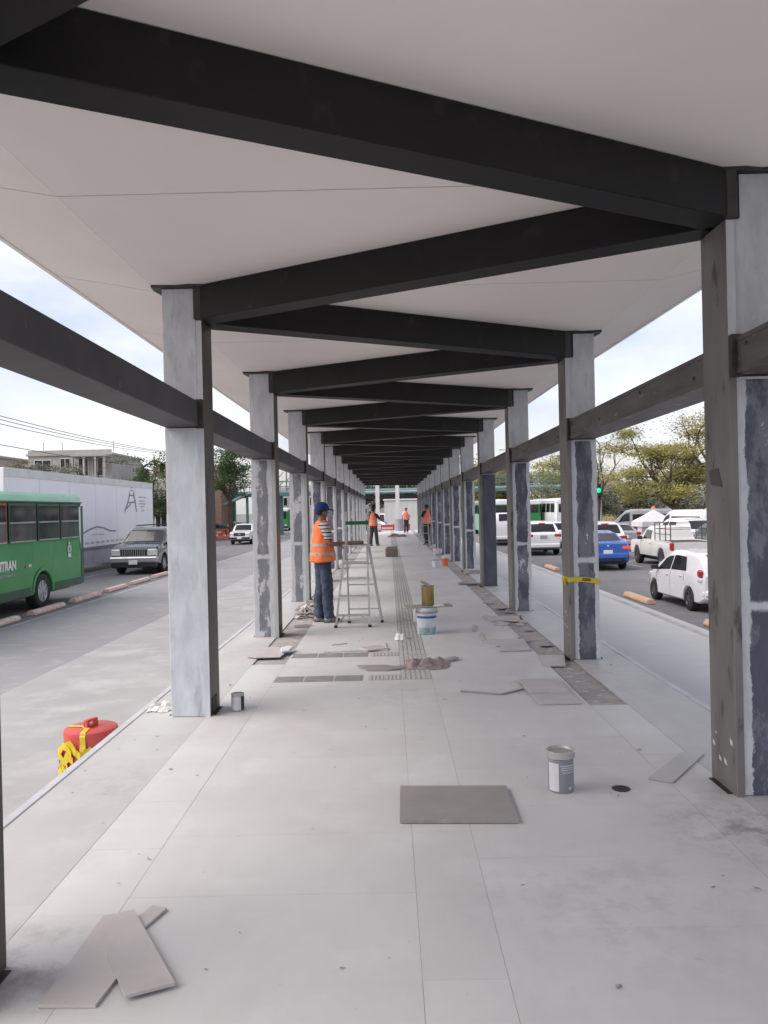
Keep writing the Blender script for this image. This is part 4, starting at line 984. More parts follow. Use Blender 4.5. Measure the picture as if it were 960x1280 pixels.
BIGSUV = dict(L=5.2, wy=(-1.5, 1.62), r=.39, low=((-2.6, .50), (-2.3, .40), (2.2, .40), (2.6, .46)), ww=.25,
    hw=((-2.6, .90), (-2.4, .97), (0, 1.0), (1.8, 1.0), (2.4, .97), (2.6, .90)),
    belt=((-2.6, 1.16), (0, 1.18), (1.3, 1.16), (2.3, 1.08), (2.6, 1.0)), tumble=.24,
    top=((-2.6, 1.2), (-2.52, 1.45), (-2.42, 1.82), (-2.2, 1.90), (0, 1.93), (.45, 1.90), (.70, 1.78), (1.22, 1.30), (2.1, 1.23), (2.45, 1.14), (2.6, 1.03)))
PICKUP = dict(L=5.0, wy=(-1.45, 1.35), r=.35, low=((-2.5, .55), (-2.2, .40), (2.2, .38), (2.5, .44)), ww=.22, rim='rim_dark',
    hw=((-2.5, .80), (-2.4, .84), (0, .86), (1.6, .85), (2.2, .82), (2.5, .74)), tumble=.22,
    belt=((-2.5, 1.0), (-.6, 1.0), (.0, 1.02), (1.0, 1.0), (2.2, .93), (2.5, .8)),
    top=((-2.5, 1.01), (-.62, 1.01), (-.56, 1.1), (-.40, 1.50), (-.28, 1.56), (.3, 1.58), (.5, 1.5), (1.0, 1.06), (2.1, .97), (2.4, .88), (2.5, .81)))
VAN = dict(L=5.2, wy=(-1.55, 1.55), r=.34, low=((-2.6, .45), (-2.3, .34), (2.2, .3), (2.6, .4)), ww=.21,
    hw=((-2.6, .90), (-2.45, .95), (0, .97), (1.8, .95), (2.3, .88), (2.6, .7)), tumble=.12,
    belt=((-2.6, 1.15), (0, 1.15), (1.3, 1.12), (2.2, .95), (2.6, .75)),
    top=((-2.6, 1.3), (-2.56, 1.7), (-2.45, 2.0), (-2.2, 2.08), (.6, 2.08), (1.0, 1.98), (1.75, 1.25), (2.2, 1.05), (2.5, .86), (2.6, .77)))
def tail_end(c, z, mat='lamp_red', w=.22, h=.18, plate=True, bumper=True, zbump=.5):
    L = c.sp['L']; y = -L / 2; hw = c.hw(y + .08)
    c.box('tail_light', hw - w * .42, y + .06, z, w, .16, h, mat, True, .03)
    if plate: c.box('number_plate', 0, y - .006, z - .16, .34, .02, .15, 'plate_white', False, .004)
    if bumper: c.box('rear_bumper', 0, y + .04, zbump, hw * 1.92, .18, .22, c.paint, False, .05); c.box('bumper_valance', 0, y + .06, zbump - .15, hw * 1.6, .14, .1, 'dark_plastic', False, .02)
# white hatchback, near right
c = Car('hatchback_car', 'white hatchback with dark wheels driving off just beyond the nearest right column', 'car', (7.55, 18.72, ZR), 1, HATCH, 'paint_white'); c.t.scale = (.92, .92, .88)
c.side_glass(.02, .98, .06, .84, 0, -.46); c.side_glass(-1.02, -.05, .06, .86, .22, 0, name='side_window'); c.screen(.40, 1.10); c.screen(-1.82, -1.42, name='rear_window', k=.80, off=.014)
c.seam(-.02); c.seam(.98); c.seam(-.92, (.55, .98)); c.handle(-.72); c.handle(.18); c.mirrors(.86, 'dark_plastic')
for sd in (-1, 1):
    o = c.box('tail_light', sd * .752, -1.745, 1.00, .10, .20, .20, 'lamp_red', False, .04); c.box('reverse_light', 0, .0, -.16, .10, .19, .13, 'lamp_clear', False, .04, parent=o)
c.box('number_plate', 0, -1.905, .78, .36, .02, .15, 'plate_white', False, .004); c.box('rear_bumper', 0, -1.80, .50, 1.50, .30, .26, 'paint_white', False, .09); c.box('headlight', .60, 1.66, .72, .26, .3, .16, 'lamp_clear', True, .04)
# blue sedan
c = Car('sedan_car', 'blue sedan seen from behind next to the taped column', 'car', (8.12, 30.85, ZR), 0, SEDAN, 'paint_blue')
c.side_glass(-.15, .85, .08, .86, 0, -.4); c.side_glass(-1.15, -.22, .08, .84, .28, 0); c.screen(.45, 1.1); c.screen(-1.62, -1.02, name='rear_window'); c.seam(-.18); c.mirrors(.8, 'paint_blue')
tail_end(c, .86, 'lamp_brake', .30, .13, zbump=.55); c.box('badge', 0, -2.262, .93, .09, .02, .07, 'chrome', False, .01); c.box('chrome_trim', 0, -2.215, .46, 1.5, .04, .03, 'chrome', False, .005)
# white crossover in front of the blue sedan
c = Car('crossover_car', 'white crossover with red roof brake light ahead of the blue sedan', 'car', (9.72, 36.5, ZR), 0, CROSS, 'paint_white')
c.side_glass(-.1, .95, .08, .86, 0, -.4); c.side_glass(-1.4, -.2, .08, .84, .2, 0); c.screen(.45, 1.12); c.screen(-2.16, -1.78, name='rear_window', k=.86); tail_end(c, 1.0, 'lamp_red', .34, .15); c.box('brake_light', 0, -1.80, 1.605, .34, .06, .05, 'lamp_brake', False, .01)
# white crossover farther left, behind the third right column
c = Car('crossover_car', 'white crossover seen from behind between the second and third right columns', 'car', (7.66, 40.4, ZR), 0, CROSS, 'paint_white')
c.side_glass(-.1, .95, .08, .86, 0, -.4); c.side_glass(-1.4, -.2, .08, .84, .2, 0); c.screen(.45, 1.12); c.screen(-2.16, -1.78, name='rear_window', k=.86); tail_end(c, 1.0, 'lamp_red', .34, .15, plate=False); c.box('number_plate', 0, -2.262, .93, .36, .02, .16, 'paint_grey', False, .004); c.box('brake_light', 0, -1.80, 1.605, .34, .06, .05, 'lamp_brake', False, .01)
# white van between columns
c = Car('van', 'white van partly hidden behind the plain slate column', 'van', (7.6, 51.5, ZR), 0, VAN, 'paint_white')
c.side_glass(.7, 1.5, .1, .86, 0, -.3); c.screen(1.05, 1.72); c.screen(-2.57, -2.42, name='rear_window', k=.8); tail_end(c, 1.15, 'lamp_red', .16, .4)
# pickup with rack
c = Car('pickup_truck', 'off white pickup truck with open bed and wire rack beyond the hatchback', 'pickup', (11.15, 30.75, ZR), 0, PICKUP, 'paint_offwhite')
c.side_glass(-.32, .62, .12, .84, .04, -.22); c.screen(.5, .98); c.seam(.86); c.seam(-.42); c.mirrors(.7, 'dark_plastic'); c.handle(-.25); tail_end(c, .86, 'lamp_red', .14, .3, zbump=.58)
bb = B().box(-.70, .70, -2.35, -.75, 1.016, 1.03); bb.build('bed_floor', 'dark_plastic', c.t)
for x in (-.80, .80):
    B().box(x - .03, x + .03, -2.44, -.7, 1.005, 1.05).build('bed_rail', 'paint_offwhite', c.t)
    for y in (-2.42, -1.9, -1.3, -.75): B().bar((x, y, 1.04), (x, y, 1.72), .03, .03).build('rack_post', 'cage', c.t)
    for z in (1.3, 1.5, 1.72): B().bar((x, -2.44, z), (x, -.72, z), .022, .022).build('rack_bar', 'cage', c.t)
for y in (-2.42, -.75):
    for z in (1.5, 1.72): B().bar((-.8, y, z), (.8, y, z), .022, .022).build('rack_bar', 'cage', c.t)
# dark flatbed truck with cage, right of the pickup
c = Car('pickup_truck', 'dark pickup with tall wire cage right of the off white pickup', 'pickup', (13.9, 32.2, ZR), 0, PICKUP, 'paint_charcoal')
c.side_glass(-.32, .62, .12, .84, .04, -.22); c.screen(.5, .98); tail_end(c, .86, 'lamp_red', .14, .3)
for x in (-.80, .80):
    for y in (-2.42, -1.85, -1.3, -.75): B().bar((x, y, 1.0), (x, y, 1.95), .03, .03).build('rack_post', 'cage', c.t)
    for z in (1.25, 1.5, 1.72, 1.95): B().bar((x, -2.44, z), (x, -.72, z), .022, .022).build('rack_bar', 'cage', c.t)
for z in (1.5, 1.72, 1.95): B().bar((-.8, -2.42, z), (.8, -2.42, z), .022, .022).build('rack_bar', 'cage', c.t)
# parked vehicles beyond, right
for lab, x, y, rz, sp, pt in (('grey van parked side on under the dark awning on the right', 18.6, 57, 70, VAN, 'paint_grey'), ('white van parked under the yellow tree on the right', 17.2, 44, 12, VAN, 'paint_white'),
        ('white crossover parked beside the tents on the right', 15.2, 40, 6, CROSS, 'paint_white'), ('white hatchback queued far ahead between the right columns', 9.8, 46, 0, HATCH, 'paint_white'),
        ('silver sedan queued ahead of the white crossovers on the right', 12.2, 42, 0, SEDAN, 'paint_grey'), ('white sedan queued right of the silver sedan', 12.6, 50, 0, SEDAN, 'paint_white')):
    c = Car('van' if sp is VAN else ('sedan_car' if sp is SEDAN else 'parked_car'), lab, 'van' if sp is VAN else 'car', (x, y, ZR), rz, sp, pt)
    if sp is VAN: c.side_glass(.7, 1.5, .1, .86, 0, -.3); c.side_glass(-2.2, .5, .1, .7); c.screen(1.05, 1.72); c.screen(-2.57, -2.42, name='rear_window', k=.8)
    else: c.side_glass(-.1, .85, .08, .86, 0, -.4); c.side_glass(-1.1, -.2, .08, .84, .2, 0); c.screen(.45, 1.1); c.screen(*((-1.62, -1.02) if sp is SEDAN else ((-2.16, -1.78) if sp is CROSS else (-1.82, -1.42))), name='rear_window', k=.86)
    tail_end(c, .95 if sp is not VAN else 1.15, 'lamp_red', .26, .16)
# dark SUV, left, facing the camera
c = Car('suv_car', 'dark grey SUV with chrome grille and roof rack facing the camera on the left road', 'suv', (-10.62, 34.4, ZR), 180, BIGSUV, 'paint_charcoal')
c.side_glass(-.05, 1.0, .08, .86, 0, -.34, mat='glass_pane'); c.side_glass(-1.2, -.15, .08, .86); c.side_glass(-2.3, -1.3, .08, .86); c.screen(.66, 1.24, mat='glass_pane', k=.94); c.seam(-.1); c.seam(1.05); c.mirrors(.95, 'paint_charcoal'); c.handle(.1)
y = 2.6
gr = c.box('grille', 0, y - .03, .91, 1.08, .12, .33, 'dark_plastic', False, .02)
for k in range(11): B().box(-.012, .012, -.012, .012, -.145, .145).build('grille_bar', 'chrome', gr, loc=(-.45 + .09 * k, .065, 0))
for z in (-.15, .15): B().box(-.55, .55, -.014, .014, -.018, .018).build('grille_surround', 'chrome', gr, loc=(0, .066, z))
c.box('headlight', .755, y - .06, .91, .40, .16, .30, 'lamp_clear', True, .04, rz=-8); c.box('front_bumper', 0, y - .0, .62, 2.0, .26, .25, 'rim_metal', False, .05); c.box('lower_bumper', 0, y - .05, .40, 1.9, .24, .22, 'dark_plastic', False, .04)
c.box('number_plate', 0, y + .135, .52, .36, .02, .17, 'plate_white', False, .004)
for x in (-.66, .66): B().bar((x, -1.9, 2.0), (x, .2, 2.0), .04, .04).build('roof_rail', 'dark_plastic', c.t)
for yy in (-1.6, -.9, -.1): B().bar((-.68, yy, 2.02), (.68, yy, 2.02), .05, .03).build('roof_bar', 'dark_plastic', c.t)
# white sedan far behind the SUV, white pickup, others on the left road
c = Car('sedan_car', 'white sedan parked behind the trailer on the far left', 'car', (-15.6, 53, ZR), 180, SEDAN, 'paint_white')
c.side_glass(-.15, .85, .08, .86, 0, -.4); c.side_glass(-1.15, -.22, .08, .84, .28, 0); c.screen(.45, 1.1); c.screen(-1.62, -1.02, name='rear_window'); c.box('headlight', .66, 2.1, .68, .3, .2, .14, 'lamp_clear', True, .03)
c = Car('pickup_truck', 'white pickup with black grille coming towards the camera on the left road', 'pickup', (-11.6, 61.8, ZR), 180, PICKUP, 'paint_white')
c.side_glass(-.32, .62, .12, .84, .04, -.22); c.screen(.5, .98); c.mirrors(.7, 'dark_plastic')
c.box('grille', 0, 2.47, .80, .9, .1, .26, 'dark_plastic', False, .02); c.box('badge', 0, 2.53, .80, .2, .02, .08, 'chrome', False, .01); c.box('headlight', .62, 2.42, .80, .26, .16, .2, 'lamp_clear', True, .03); c.box('front_bumper', 0, 2.47, .52, 1.6, .14, .14, 'dark_plastic', False, .03); c.box('number_plate', 0, 2.55, .53, .34, .02, .15, 'plate_white', False, .004)
for lab, x, y, rz, sp, pt in (('dark sedan parked under the footbridge stairs on the left', -18.2, 78, 100, SEDAN, 'paint_charcoal'), ('white hatchback parked under the footbridge stairs on the left', -17.2, 84, 120, HATCH, 'paint_white'), ('grey hatchback parked beside the orange cones on the left', -20.4, 82, 95, HATCH, 'paint_grey')):
    c = Car('parked_car', lab, 'car', (x, y, ZR), rz, sp, pt); c.side_glass(-.1, .75, .08, .86, 0, -.4); c.side_glass(-1.0, -.2, .08, .84, .2, 0); c.screen(.45, 1.1); c.screen(*((-1.62, -1.02) if sp is SEDAN else (-1.82, -1.42)), name='rear_window'); tail_end(c, .9, 'lamp_red', .24, .16)

# ---- buses
def bus(label, loc, rz, L, paint, roofmat, W=2.45, H=3.15, win=None, group=None, r=.48, skirt='paint_green_dark', wy=None, zb=1.87, front_y=None):
    wy = wy or (-L / 2 + 2.35, L / 2 - 2.3)
    sp = dict(L=L, wy=wy, r=r, low=((-L / 2, .50), (-L / 2 + .5, .42), (L / 2 - .5, .36), (L / 2, .40)), ww=.30, rim='rim_metal', tumble=.035,
        hw=((-L / 2, W / 2 - .10), (-L / 2 + .12, W / 2), (L / 2 - .25, W / 2), (L / 2, W / 2 - .2)), belt=((-L / 2, zb), (L / 2, zb)),
        top=((-L / 2, H - .22), (-L / 2 + .15, H - .03), (0, H), (L / 2 - .4, H), (L / 2, H - .25)))
    c = Car('bus', label, 'bus', loc, rz, sp, paint, group); hw = W / 2
    # roof cap and skirt
    B().loft([[(x * f, y, z + d) for x, z in ((-hw + .005, H - .28), (-hw + .04, H - .12), (-hw + .16, H - .01), (0, H + .03), (hw - .16, H - .01), (hw - .04, H - .12), (hw - .005, H - .28))] for y, f, d in ((-L / 2 - .005, .93, -.12), (-L / 2 + .10, 1.002, 0), (L / 2 - .3, 1.002, 0), (L / 2 + .005, .9, -.16))]).build('roof', roofmat, c.t, smooth=40)
    return c
c = bus('green city bus passing on the left, its rear end nearest the trailer', (-10.6, 17.95, ZR), 180, 11.0, 'paint_green', 'paint_green_pale', wy=(-2.75, 3.2), zb=1.84)
hw = 1.225
# local frame: rear at -y, the side seen is x = -hw after the half turn -> local +x
XS = -hw
def side_pt(yw): return -(yw - 17.95)
def patch(name, ya, yb, za, zb_, mat, d=.006, par=None, x=XS):
    y0_, y1_ = sorted((side_pt(ya), side_pt(yb)))
    return B().box(x - d, x + .002, y0_, y1_, za - ZR, zb_ - ZR).build(name, mat, par or c.t)
for k, (ya, yb) in enumerate(((17.2, 18.72), (18.92, 20.29), (20.48, 21.72), (21.90, 23.10))):
    fr_ = patch('window_frame', ya - .05, yb + .05, .98, 1.97, 'paint_green_dark' if k else 'paint_red', .009)
    patch('window_pane', ya, yb, 1.50, 1.91, 'glass_dark', .014, fr_); patch('window_pane', ya, yb, 1.02, 1.45, 'glass_pane', .014, fr_)
    patch('window_divider', ya + .1, (ya + yb) / 2 + .1, 1.52, 1.90, 'glass_pane', .017, fr_); patch('window_rail', ya, yb, 1.455, 1.495, 'paint_grey', .018, fr_); patch('window_sill', ya, yb, .975, 1.01, 'paint_grey', .018, fr_)
for k in range(4): patch('window_frame', 11.9 + 1.32 * k, 13.1 + 1.32 * k, .98, 1.97, 'glass_dark', .012)
for ya, yb in ((12.65, 14.1), (15.5, 19.95), (21.45, 23.30)): patch('skirt', ya, yb, -.44, -.22, 'paint_green_dark', .004)
patch('rear_pillar', 23.30, 23.46, -.40, 1.92, 'paint_green_dark', .004)
patch('drip_rail', 12.6, 23.40, 2.005, 2.03, 'paint_green_dark', .012)
o = link('lettering', text_mesh('SITRAN', .27, .003, .012, .06), 'print_white', c.t); o.location = (XS - .006, side_pt(18.72), .41 - ZR); o.rotation_euler = (R(90), 0, R(-90)); o.scale = (1.02, 1.2, 1)
o = link('lettering', text_mesh('SISTEMA DE TRANSPORTE', .085, .003, .001), 'print_pale', c.t); o.location = (XS - .006, side_pt(18.62), .17 - ZR); o.rotation_euler = (R(90), 0, R(-90))
cr = B().lathe([(.002, 0), (.13, 0), (.13, .005), (.002, .005)], 16); cr.box(-.10, .10, -.24, -.09, 0, .005); cr.box(-.05, .05, .1, .2, 0, .005)
o = cr.build('crest', 'print_white', c.t); o.location = (XS - .003, side_pt(22.42), .66 - ZR); o.rotation_euler = (R(90), 0, R(-90))
o = B().lathe([(.002, 0), (.07, 0), (.07, .007), (.002, .007)], 12).build('crest_shield', 'paint_green', c.t); o.location = (XS - .003, side_pt(22.42), .66 - ZR); o.rotation_euler = (R(90), 0, R(-90))
patch('side_marker', 19.85, 20.0, .32, .38, 'lamp_clear', .012); patch('side_marker', 19.68, 19.84, .31, .37, 'lamp_red', .012)
ar = B(); 
for k in range(16):
    u0, u1 = math.pi * k / 16, math.pi * (k + 1) / 16
    ar.quad(*[(XS - .012, side_pt(20.70) + q * math.cos(u), .48 + q * math.sin(u)) for q, u in ((.555, u0), (.64, u0), (.64, u1), (.555, u1))])
ar.build('wheel_arch_trim', 'paint_green', c.t)
# far buses right and left
def simple_bus(label, loc, rz, paint, roofmat, L=9, H=3.1, glass_front=False):
    c = bus(label, loc, rz, L, paint, roofmat, H=H)
    for k in range(int((L - 1.4) / 1.25)):
        y0_ = -L / 2 + .5 + 1.25 * k; c.side_glass(y0_, y0_ + 1.1, .02, .76, mat='glass_dark')
    hw_ = c.hw(0)
    c.box('rear_window', 0, -L / 2 - .004, 2.25, 1.9, .03, .75, 'glass_pane', False, .01); c.box('windscreen', 0, L / 2 + .004, 2.05, 1.8, .03, 1.0, 'glass_pane', False, .01)
    c.box('tail_light', .95, -L / 2, .95, .2, .04, .3, 'lamp_red', True, .01); c.box('headlight', .8, L / 2, .75, .28, .05, .2, 'lamp_clear', True, .01); c.box('bumper', 0, L / 2, .5, 2.1, .1, .2, 'dark_plastic', False, .02)
    return c
simple_bus('white minibus with dark windows queued beyond the second right column', (15.6, 72, ZR), 6, 'paint_white', 'paint_white', 7.5, 3.15)
simple_bus('green and white bus queued left of the white minibus', (12.7, 76, ZR), 2, 'paint_green', 'paint_white', 10, 3.05)
simple_bus('green bus with white roof seen between the third and fourth right columns', (9.3, 70, ZR), 0, 'paint_green_pale', 'paint_white', 10, 3.1)
simple_bus('green bus coming towards the camera between the left columns', (-14.2, 104, ZR), 180, 'paint_green', 'paint_white', 9, 3.0)

# ---- semi trailer and tractor
t = thing('semi_trailer', 'long white box trailer with grey emblem parked beyond the green bus', 'trailer', (-14.5, 34.6, ZR))
XT = 1.30
B().box(-XT, XT, -8.3, 8.3, 1.05, 4.22).build('box_body', 'trailer_white', t, bevel=.02)
B().box(XT - .001, XT + .02, -8.31, 8.31, 3.92, 4.235).build('top_rail', 'trailer_rail', t, bevel=.004)
B().box(XT - .001, XT + .025, -8.31, 8.31, 1.0, 1.12).build('bottom_rail', 'print_grey', t, bevel=.004)
B().box(XT - .04, XT - .01, -6.2, 2.6, .30, 1.0).build('side_skirt', 'trailer_skirt', t)
B().box(-1.1, 1.1, -8.0, 8.0, .85, 1.04).build('chassis', 'dark_plastic', t)
for ya in (-8.305, -5.6, -2.9, -.1, 2.6, 5.4, 8.295): B().box(XT - .001, XT + .006, ya - .012, ya + .012, 1.13, 3.9).build('panel_seam', 'trailer_rail', t)
for yy in (5.2, 6.5):
    for x in (-1.05, 1.05): wheel(t, x, yy, .5, .3, 'rim_metal', 1 if x > 0 else -1)
B().box(-1.2, 1.2, 8.301, 8.36, 1.0, 4.2).build('rear_door', 'trailer_rail', t); B().box(-1.2, 1.2, 8.1, 8.3, .5, .62).build('rear_guard', 'dark_plastic', t)
X2 = XT + .004
def stroke(P_, w, name, mat='print_grey'):
    bb = B()
    for p, q in zip(P_, P_[1:]): bb.bar((X2, p[0] - 34.6, p[1] - ZR), (X2, q[0] - 34.6, q[1] - ZR), w, .006, up=(1, 0, 0))
    bb.build(name, mat, t)
# tower-like emblem: two legs, cross bars and a head piece
stroke([(38.3, 1.78), (38.75, 2.2), (39.15, 2.75)], .13, 'emblem'); stroke([(40.1, 1.78), (39.95, 2.2), (39.65, 2.75)], .16, 'emblem'); stroke([(38.9, 2.25), (39.95, 2.28)], .07, 'emblem'); stroke([(38.6, 1.95), (39.3, 2.2)], .08, 'emblem'); stroke([(39.1, 2.62), (39.75, 2.62)], .06, 'emblem')
stroke([(39.0, 2.78), (39.4, 2.9), (39.8, 2.78)], .07, 'emblem', 'print_pale'); stroke([(39.2, 3.0), (39.4, 3.06), (39.6, 3.0)], .05, 'emblem', 'print_pale')
for z, ya, yb in ((2.55, 40.5, 41.7), (2.35, 40.6, 41.5), (2.2, 40.5, 41.6), (2.05, 40.7, 41.4), (1.83, 40.9, 41.4)): stroke([(ya, z), (yb, z)], .07, 'print_line', 'print_pale')
stroke([(33.0, .86), (33.8, 1.02), (34.6, 1.12), (35.4, 1.05), (36.2, .90), (37.0, .86)], .07, 'swoosh')
stroke([(34.0, .78), (35.5, .76)], .04, 'print_line', 'print_pale')
for k in range(9): stroke([(32.6 + k * .62, .42), (33.0 + k * .62, .42)], .08, 'print_line', 'print_pale')
t = thing('tractor_unit', 'white tractor cab at the head of the long trailer', 'truck', (-14.5, 23.2, ZR), 180)
B().loft([[(-1.2, y, z0), (1.2, y, z0), (1.2, y, z1 - .1), (1.1, y, z1), (-1.1, y, z1), (-1.2, y, z1 - .1)] for y, z0, z1 in ((-2.0, .8, 3.7), (.3, .8, 3.85), (.9, .8, 3.6), (1.5, .7, 2.2), (3.2, .7, 1.9), (3.5, .7, 1.6))]).build('cab', 'paint_white', t, smooth=30)
B().box(-1.1, 1.1, -3.2, 3.2, .5, .8).build('chassis', 'dark_plastic', t)
for x in (-1.205, 1.205): B().box(x - .005, x + .005, .0, .95, 2.2, 3.1).build('side_window', 'glass_dark', t)
for yy in (-2.5, 2.4):
    for x in (-1.05, 1.05): wheel(t, x, yy, .5, .3, 'rim_metal', 1 if x > 0 else -1)

# ---- lane dividers
dm = B().loft([[(x, y, z) for x, z in ((-.12, 0), (.12, 0), (.12, .05), (.07, .12), (-.07, .12), (-.12, .05))] for y in (-.92, -.86, .86, .92)]).mesh('lane_divider')
def divider(x, y, mat, label, group):
    me = dm.copy(); me.materials.append(MATS[mat]); o = link('lane_divider', me, None, bevel=.01); o.location = (x, y, ZR + .004); tag(o, label, 'lane divider', group)
for k in range(9): divider(-9.02 - .04 * k, 17.5 + 2.66 * k, 'divider_red', (['nearest','second','third','fourth','fifth','sixth','seventh','eighth','farthest'][k] + ' of the worn reddish lane divider blocks beside the green bus'), 'lane dividers on the left road')
for k, y in enumerate((14.55, 19.75, 24.9, 30.0, 35.2)): divider(6.38 - .02 * k, y, 'divider_orange', (['nearest','second','third','fourth','farthest'][k] + ' of the orange lane divider blocks along the right road'), 'lane dividers on the right road')
# ---- cones
cone = thing('traffic_cone', 'orange traffic cone beside the parked cars under the footbridge', 'cone', (0, 0, 0), 0, 'cones under the footbridge')
B().lathe([(.22, .03), (.20, .06), (.035, .72), (.002, .73)], 14).build('cone_body', 'plastic_orange', cone, smooth=40); B().box(-.26, .26, -.26, .26, 0, .035).build('cone_base', 'plastic_orange', cone, bevel=.01)
B().lathe([(.155, .26), (.115, .42)], 14, cap=False).build('band', 'print_white', cone, smooth=60)
for k, (x, y) in enumerate(((-15.2, 72.5), (-15.9, 74), (-14.7, 74.5), (-16.7, 74.2), (-15.6, 76))):
    o = cone if k == 0 else copy_tree(cone); o.location = (x, y, ZR)
for k in range(3):
    t = thing('road_barrier', (['leftmost','middle','rightmost'][k] + ' of the orange road barriers behind the cones on the left'), 'barrier', (-17.4 + 1.9 * k, 77.2, ZR), 4, 'orange barriers on the left road')
    B().loft([[(x, y, z) for y, z in ((-.25, 0), (.25, 0), (.12, .3), (.1, .85), (-.1, .85), (-.12, .3))] for x in (-.85, -.8, .8, .85)]).build('barrier_body', 'plastic_orange', t); B().box(-.5, .5, -.13, -.11, .45, .65).build('reflector', 'print_white', t)

# ------------------------------------------------------------------ end of the platform
for k in range(2):
    t = thing('road_barrier', (['left','right'][k] + ' of the red barriers across the far end of the platform'), 'barrier', (-.15 + 1.25 * k, 61.5, ZR + .1), 0, 'red barriers at the platform end')
    for z in (.25, .6, .95): B().box(-.58, .58, -.04, .04, z, z + .2).build('rail', 'plastic_red', t, bevel=.01)
    for x in (-.5, .5): B().box(x - .06, x + .06, -.06, .06, -.5, 1.2).build('post', 'plastic_red', t, bevel=.01)
t = thing('steel_portal', 'white steel portal with dark crossbeam at the far end of the platform', 'portal', (-.05, 63, ZR))
for x in (-.85, .78): B().box(x - .16, x + .16, -.16, .16, 0, 4.8).build('post', 'wall_white', t, bevel=.01)
B().box(-3, 3, -.13, .13, 3.36, 3.62).build('crossbeam', 'beam_black', t); B().box(-3, 3, -.05, .05, 3.92, 4.0).build('tie_bar', 'wall_white', t); 
for x in (-2.9, 2.9): B().box(x - .12, x + .12, -.12, .12, 0, 4.4).build('side_post', 'beam_grey', t)
t = thing('site_hut', 'white panelled site cabin beyond the end of the platform', 'cabin', (1.9, 74, ZR))
B().box(-2.3, 2.2, -1.5, 1.5, 0.1, 3.3).build('wall', 'wall_white', t, bevel=.02); B().box(-2.4, 2.3, -1.6, 1.6, 3.3, 3.45).build('roof', 'trailer_rail', t, bevel=.02)
for k in range(9): B().box(-2.2 + .5 * k, -2.16 + .5 * k, -1.52, -1.5, .2, 3.2).build('panel_rib', 'trailer_rail', t)
B().box(.9, 1.7, -1.53, -1.5, 1.3, 2.4).build('window', 'glass_dark', t)
c = Car('van', 'white van parked across beyond the platform end', 'van', (-1.2, 82, ZR), 180, VAN, 'paint_white'); c.side_glass(.7, 1.5, .1, .86, 0, -.3); c.screen(1.05, 1.72, mat='glass_pane'); c.box('headlight', .75, 2.4, .8, .24, .2, .2, 'lamp_clear', True, .03)
t = thing('site_hut', 'grey machine cabinet left of the platform end', 'cabinet', (-2.6, 66, ZR)); B().box(-.9, .9, -.5, .5, .1, 2.9).build('wall', 'paint_grey', t, bevel=.03); B().box(-.7, -.05, -.52, -.5, .6, 2.6).build('door', 'awning_dark', t); B().box(.05, .7, -.52, -.5, .6, 2.6).build('door', 'awning_dark', t)

# ------------------------------------------------------------------ footbridge
t = thing('footbridge', 'teal steel footbridge crossing the avenue behind the canopy', 'footbridge', (0, 84, ZR))
B().box(-19, 21, -1.1, 1.1, 4.55, 4.75).build('deck', 'bridge_deck', t)
for yy in (-1.1, 1.1):
    B().box(-19, 21, yy - .05, yy + .05, 4.2, 4.56).build('girder', 'bridge_teal', t)
    B().box(-19, 21, yy - .03, yy + .03, 5.75, 5.82).build('handrail', 'bridge_teal', t)
    B().box(-19, 21, yy - .02, yy + .02, 5.2, 5.25).build('handrail', 'bridge_teal', t)
    for k in range(41): B().box(-19 + k, -18.94 + k, yy - .03, yy + .03, 4.75, 5.8).build('baluster', 'bridge_teal', t)
for x in (-17.0, -11.8, 14.2, 19.5): B().box(x - .22, x + .22, -.3, .3, 0, 4.3).build('pier', 'bridge_teal', t)
for x in (-12.2, -11.0):
    for k in range(4): B().bar((x, -.9, 4.8 + k * 1.0), (x + .9, -.9, 5.8 + k * 1.0), .07, .07).build('lattice', 'bridge_teal', t)
    B().bar((x, -.9, 4.6), (x, -.9, 9), .12, .12).build('mast', 'bridge_teal', t)
# stair flight on the left
B().bar((-14.2, -2.6, 4.7), (-23.5, -2.6, 1.0), 1.3, .22, up=(0, 0, 1)).build('stair_flight', 'bridge_deck', t)
for yy in (-3.2, -2.0): B().bar((-14.2, yy, 5.7), (-23.5, yy, 2.0), .08, .08).build('handrail', 'bridge_teal', t)
for k in range(12):
    x = -14.4 - k * .8; z = 4.65 - (k * .8) * .398; B().bar((x, -3.2, z), (x, -3.2, z + 1.0), .05, .05).build('baluster', 'bridge_teal', t)
for x, z in ((-15.0, 4.2), (-18.5, 2.8), (-21.5, 1.6)): B().box(x - .12, x + .12, -2.75, -2.45, 0, z).build('pier', 'bridge_teal', t)

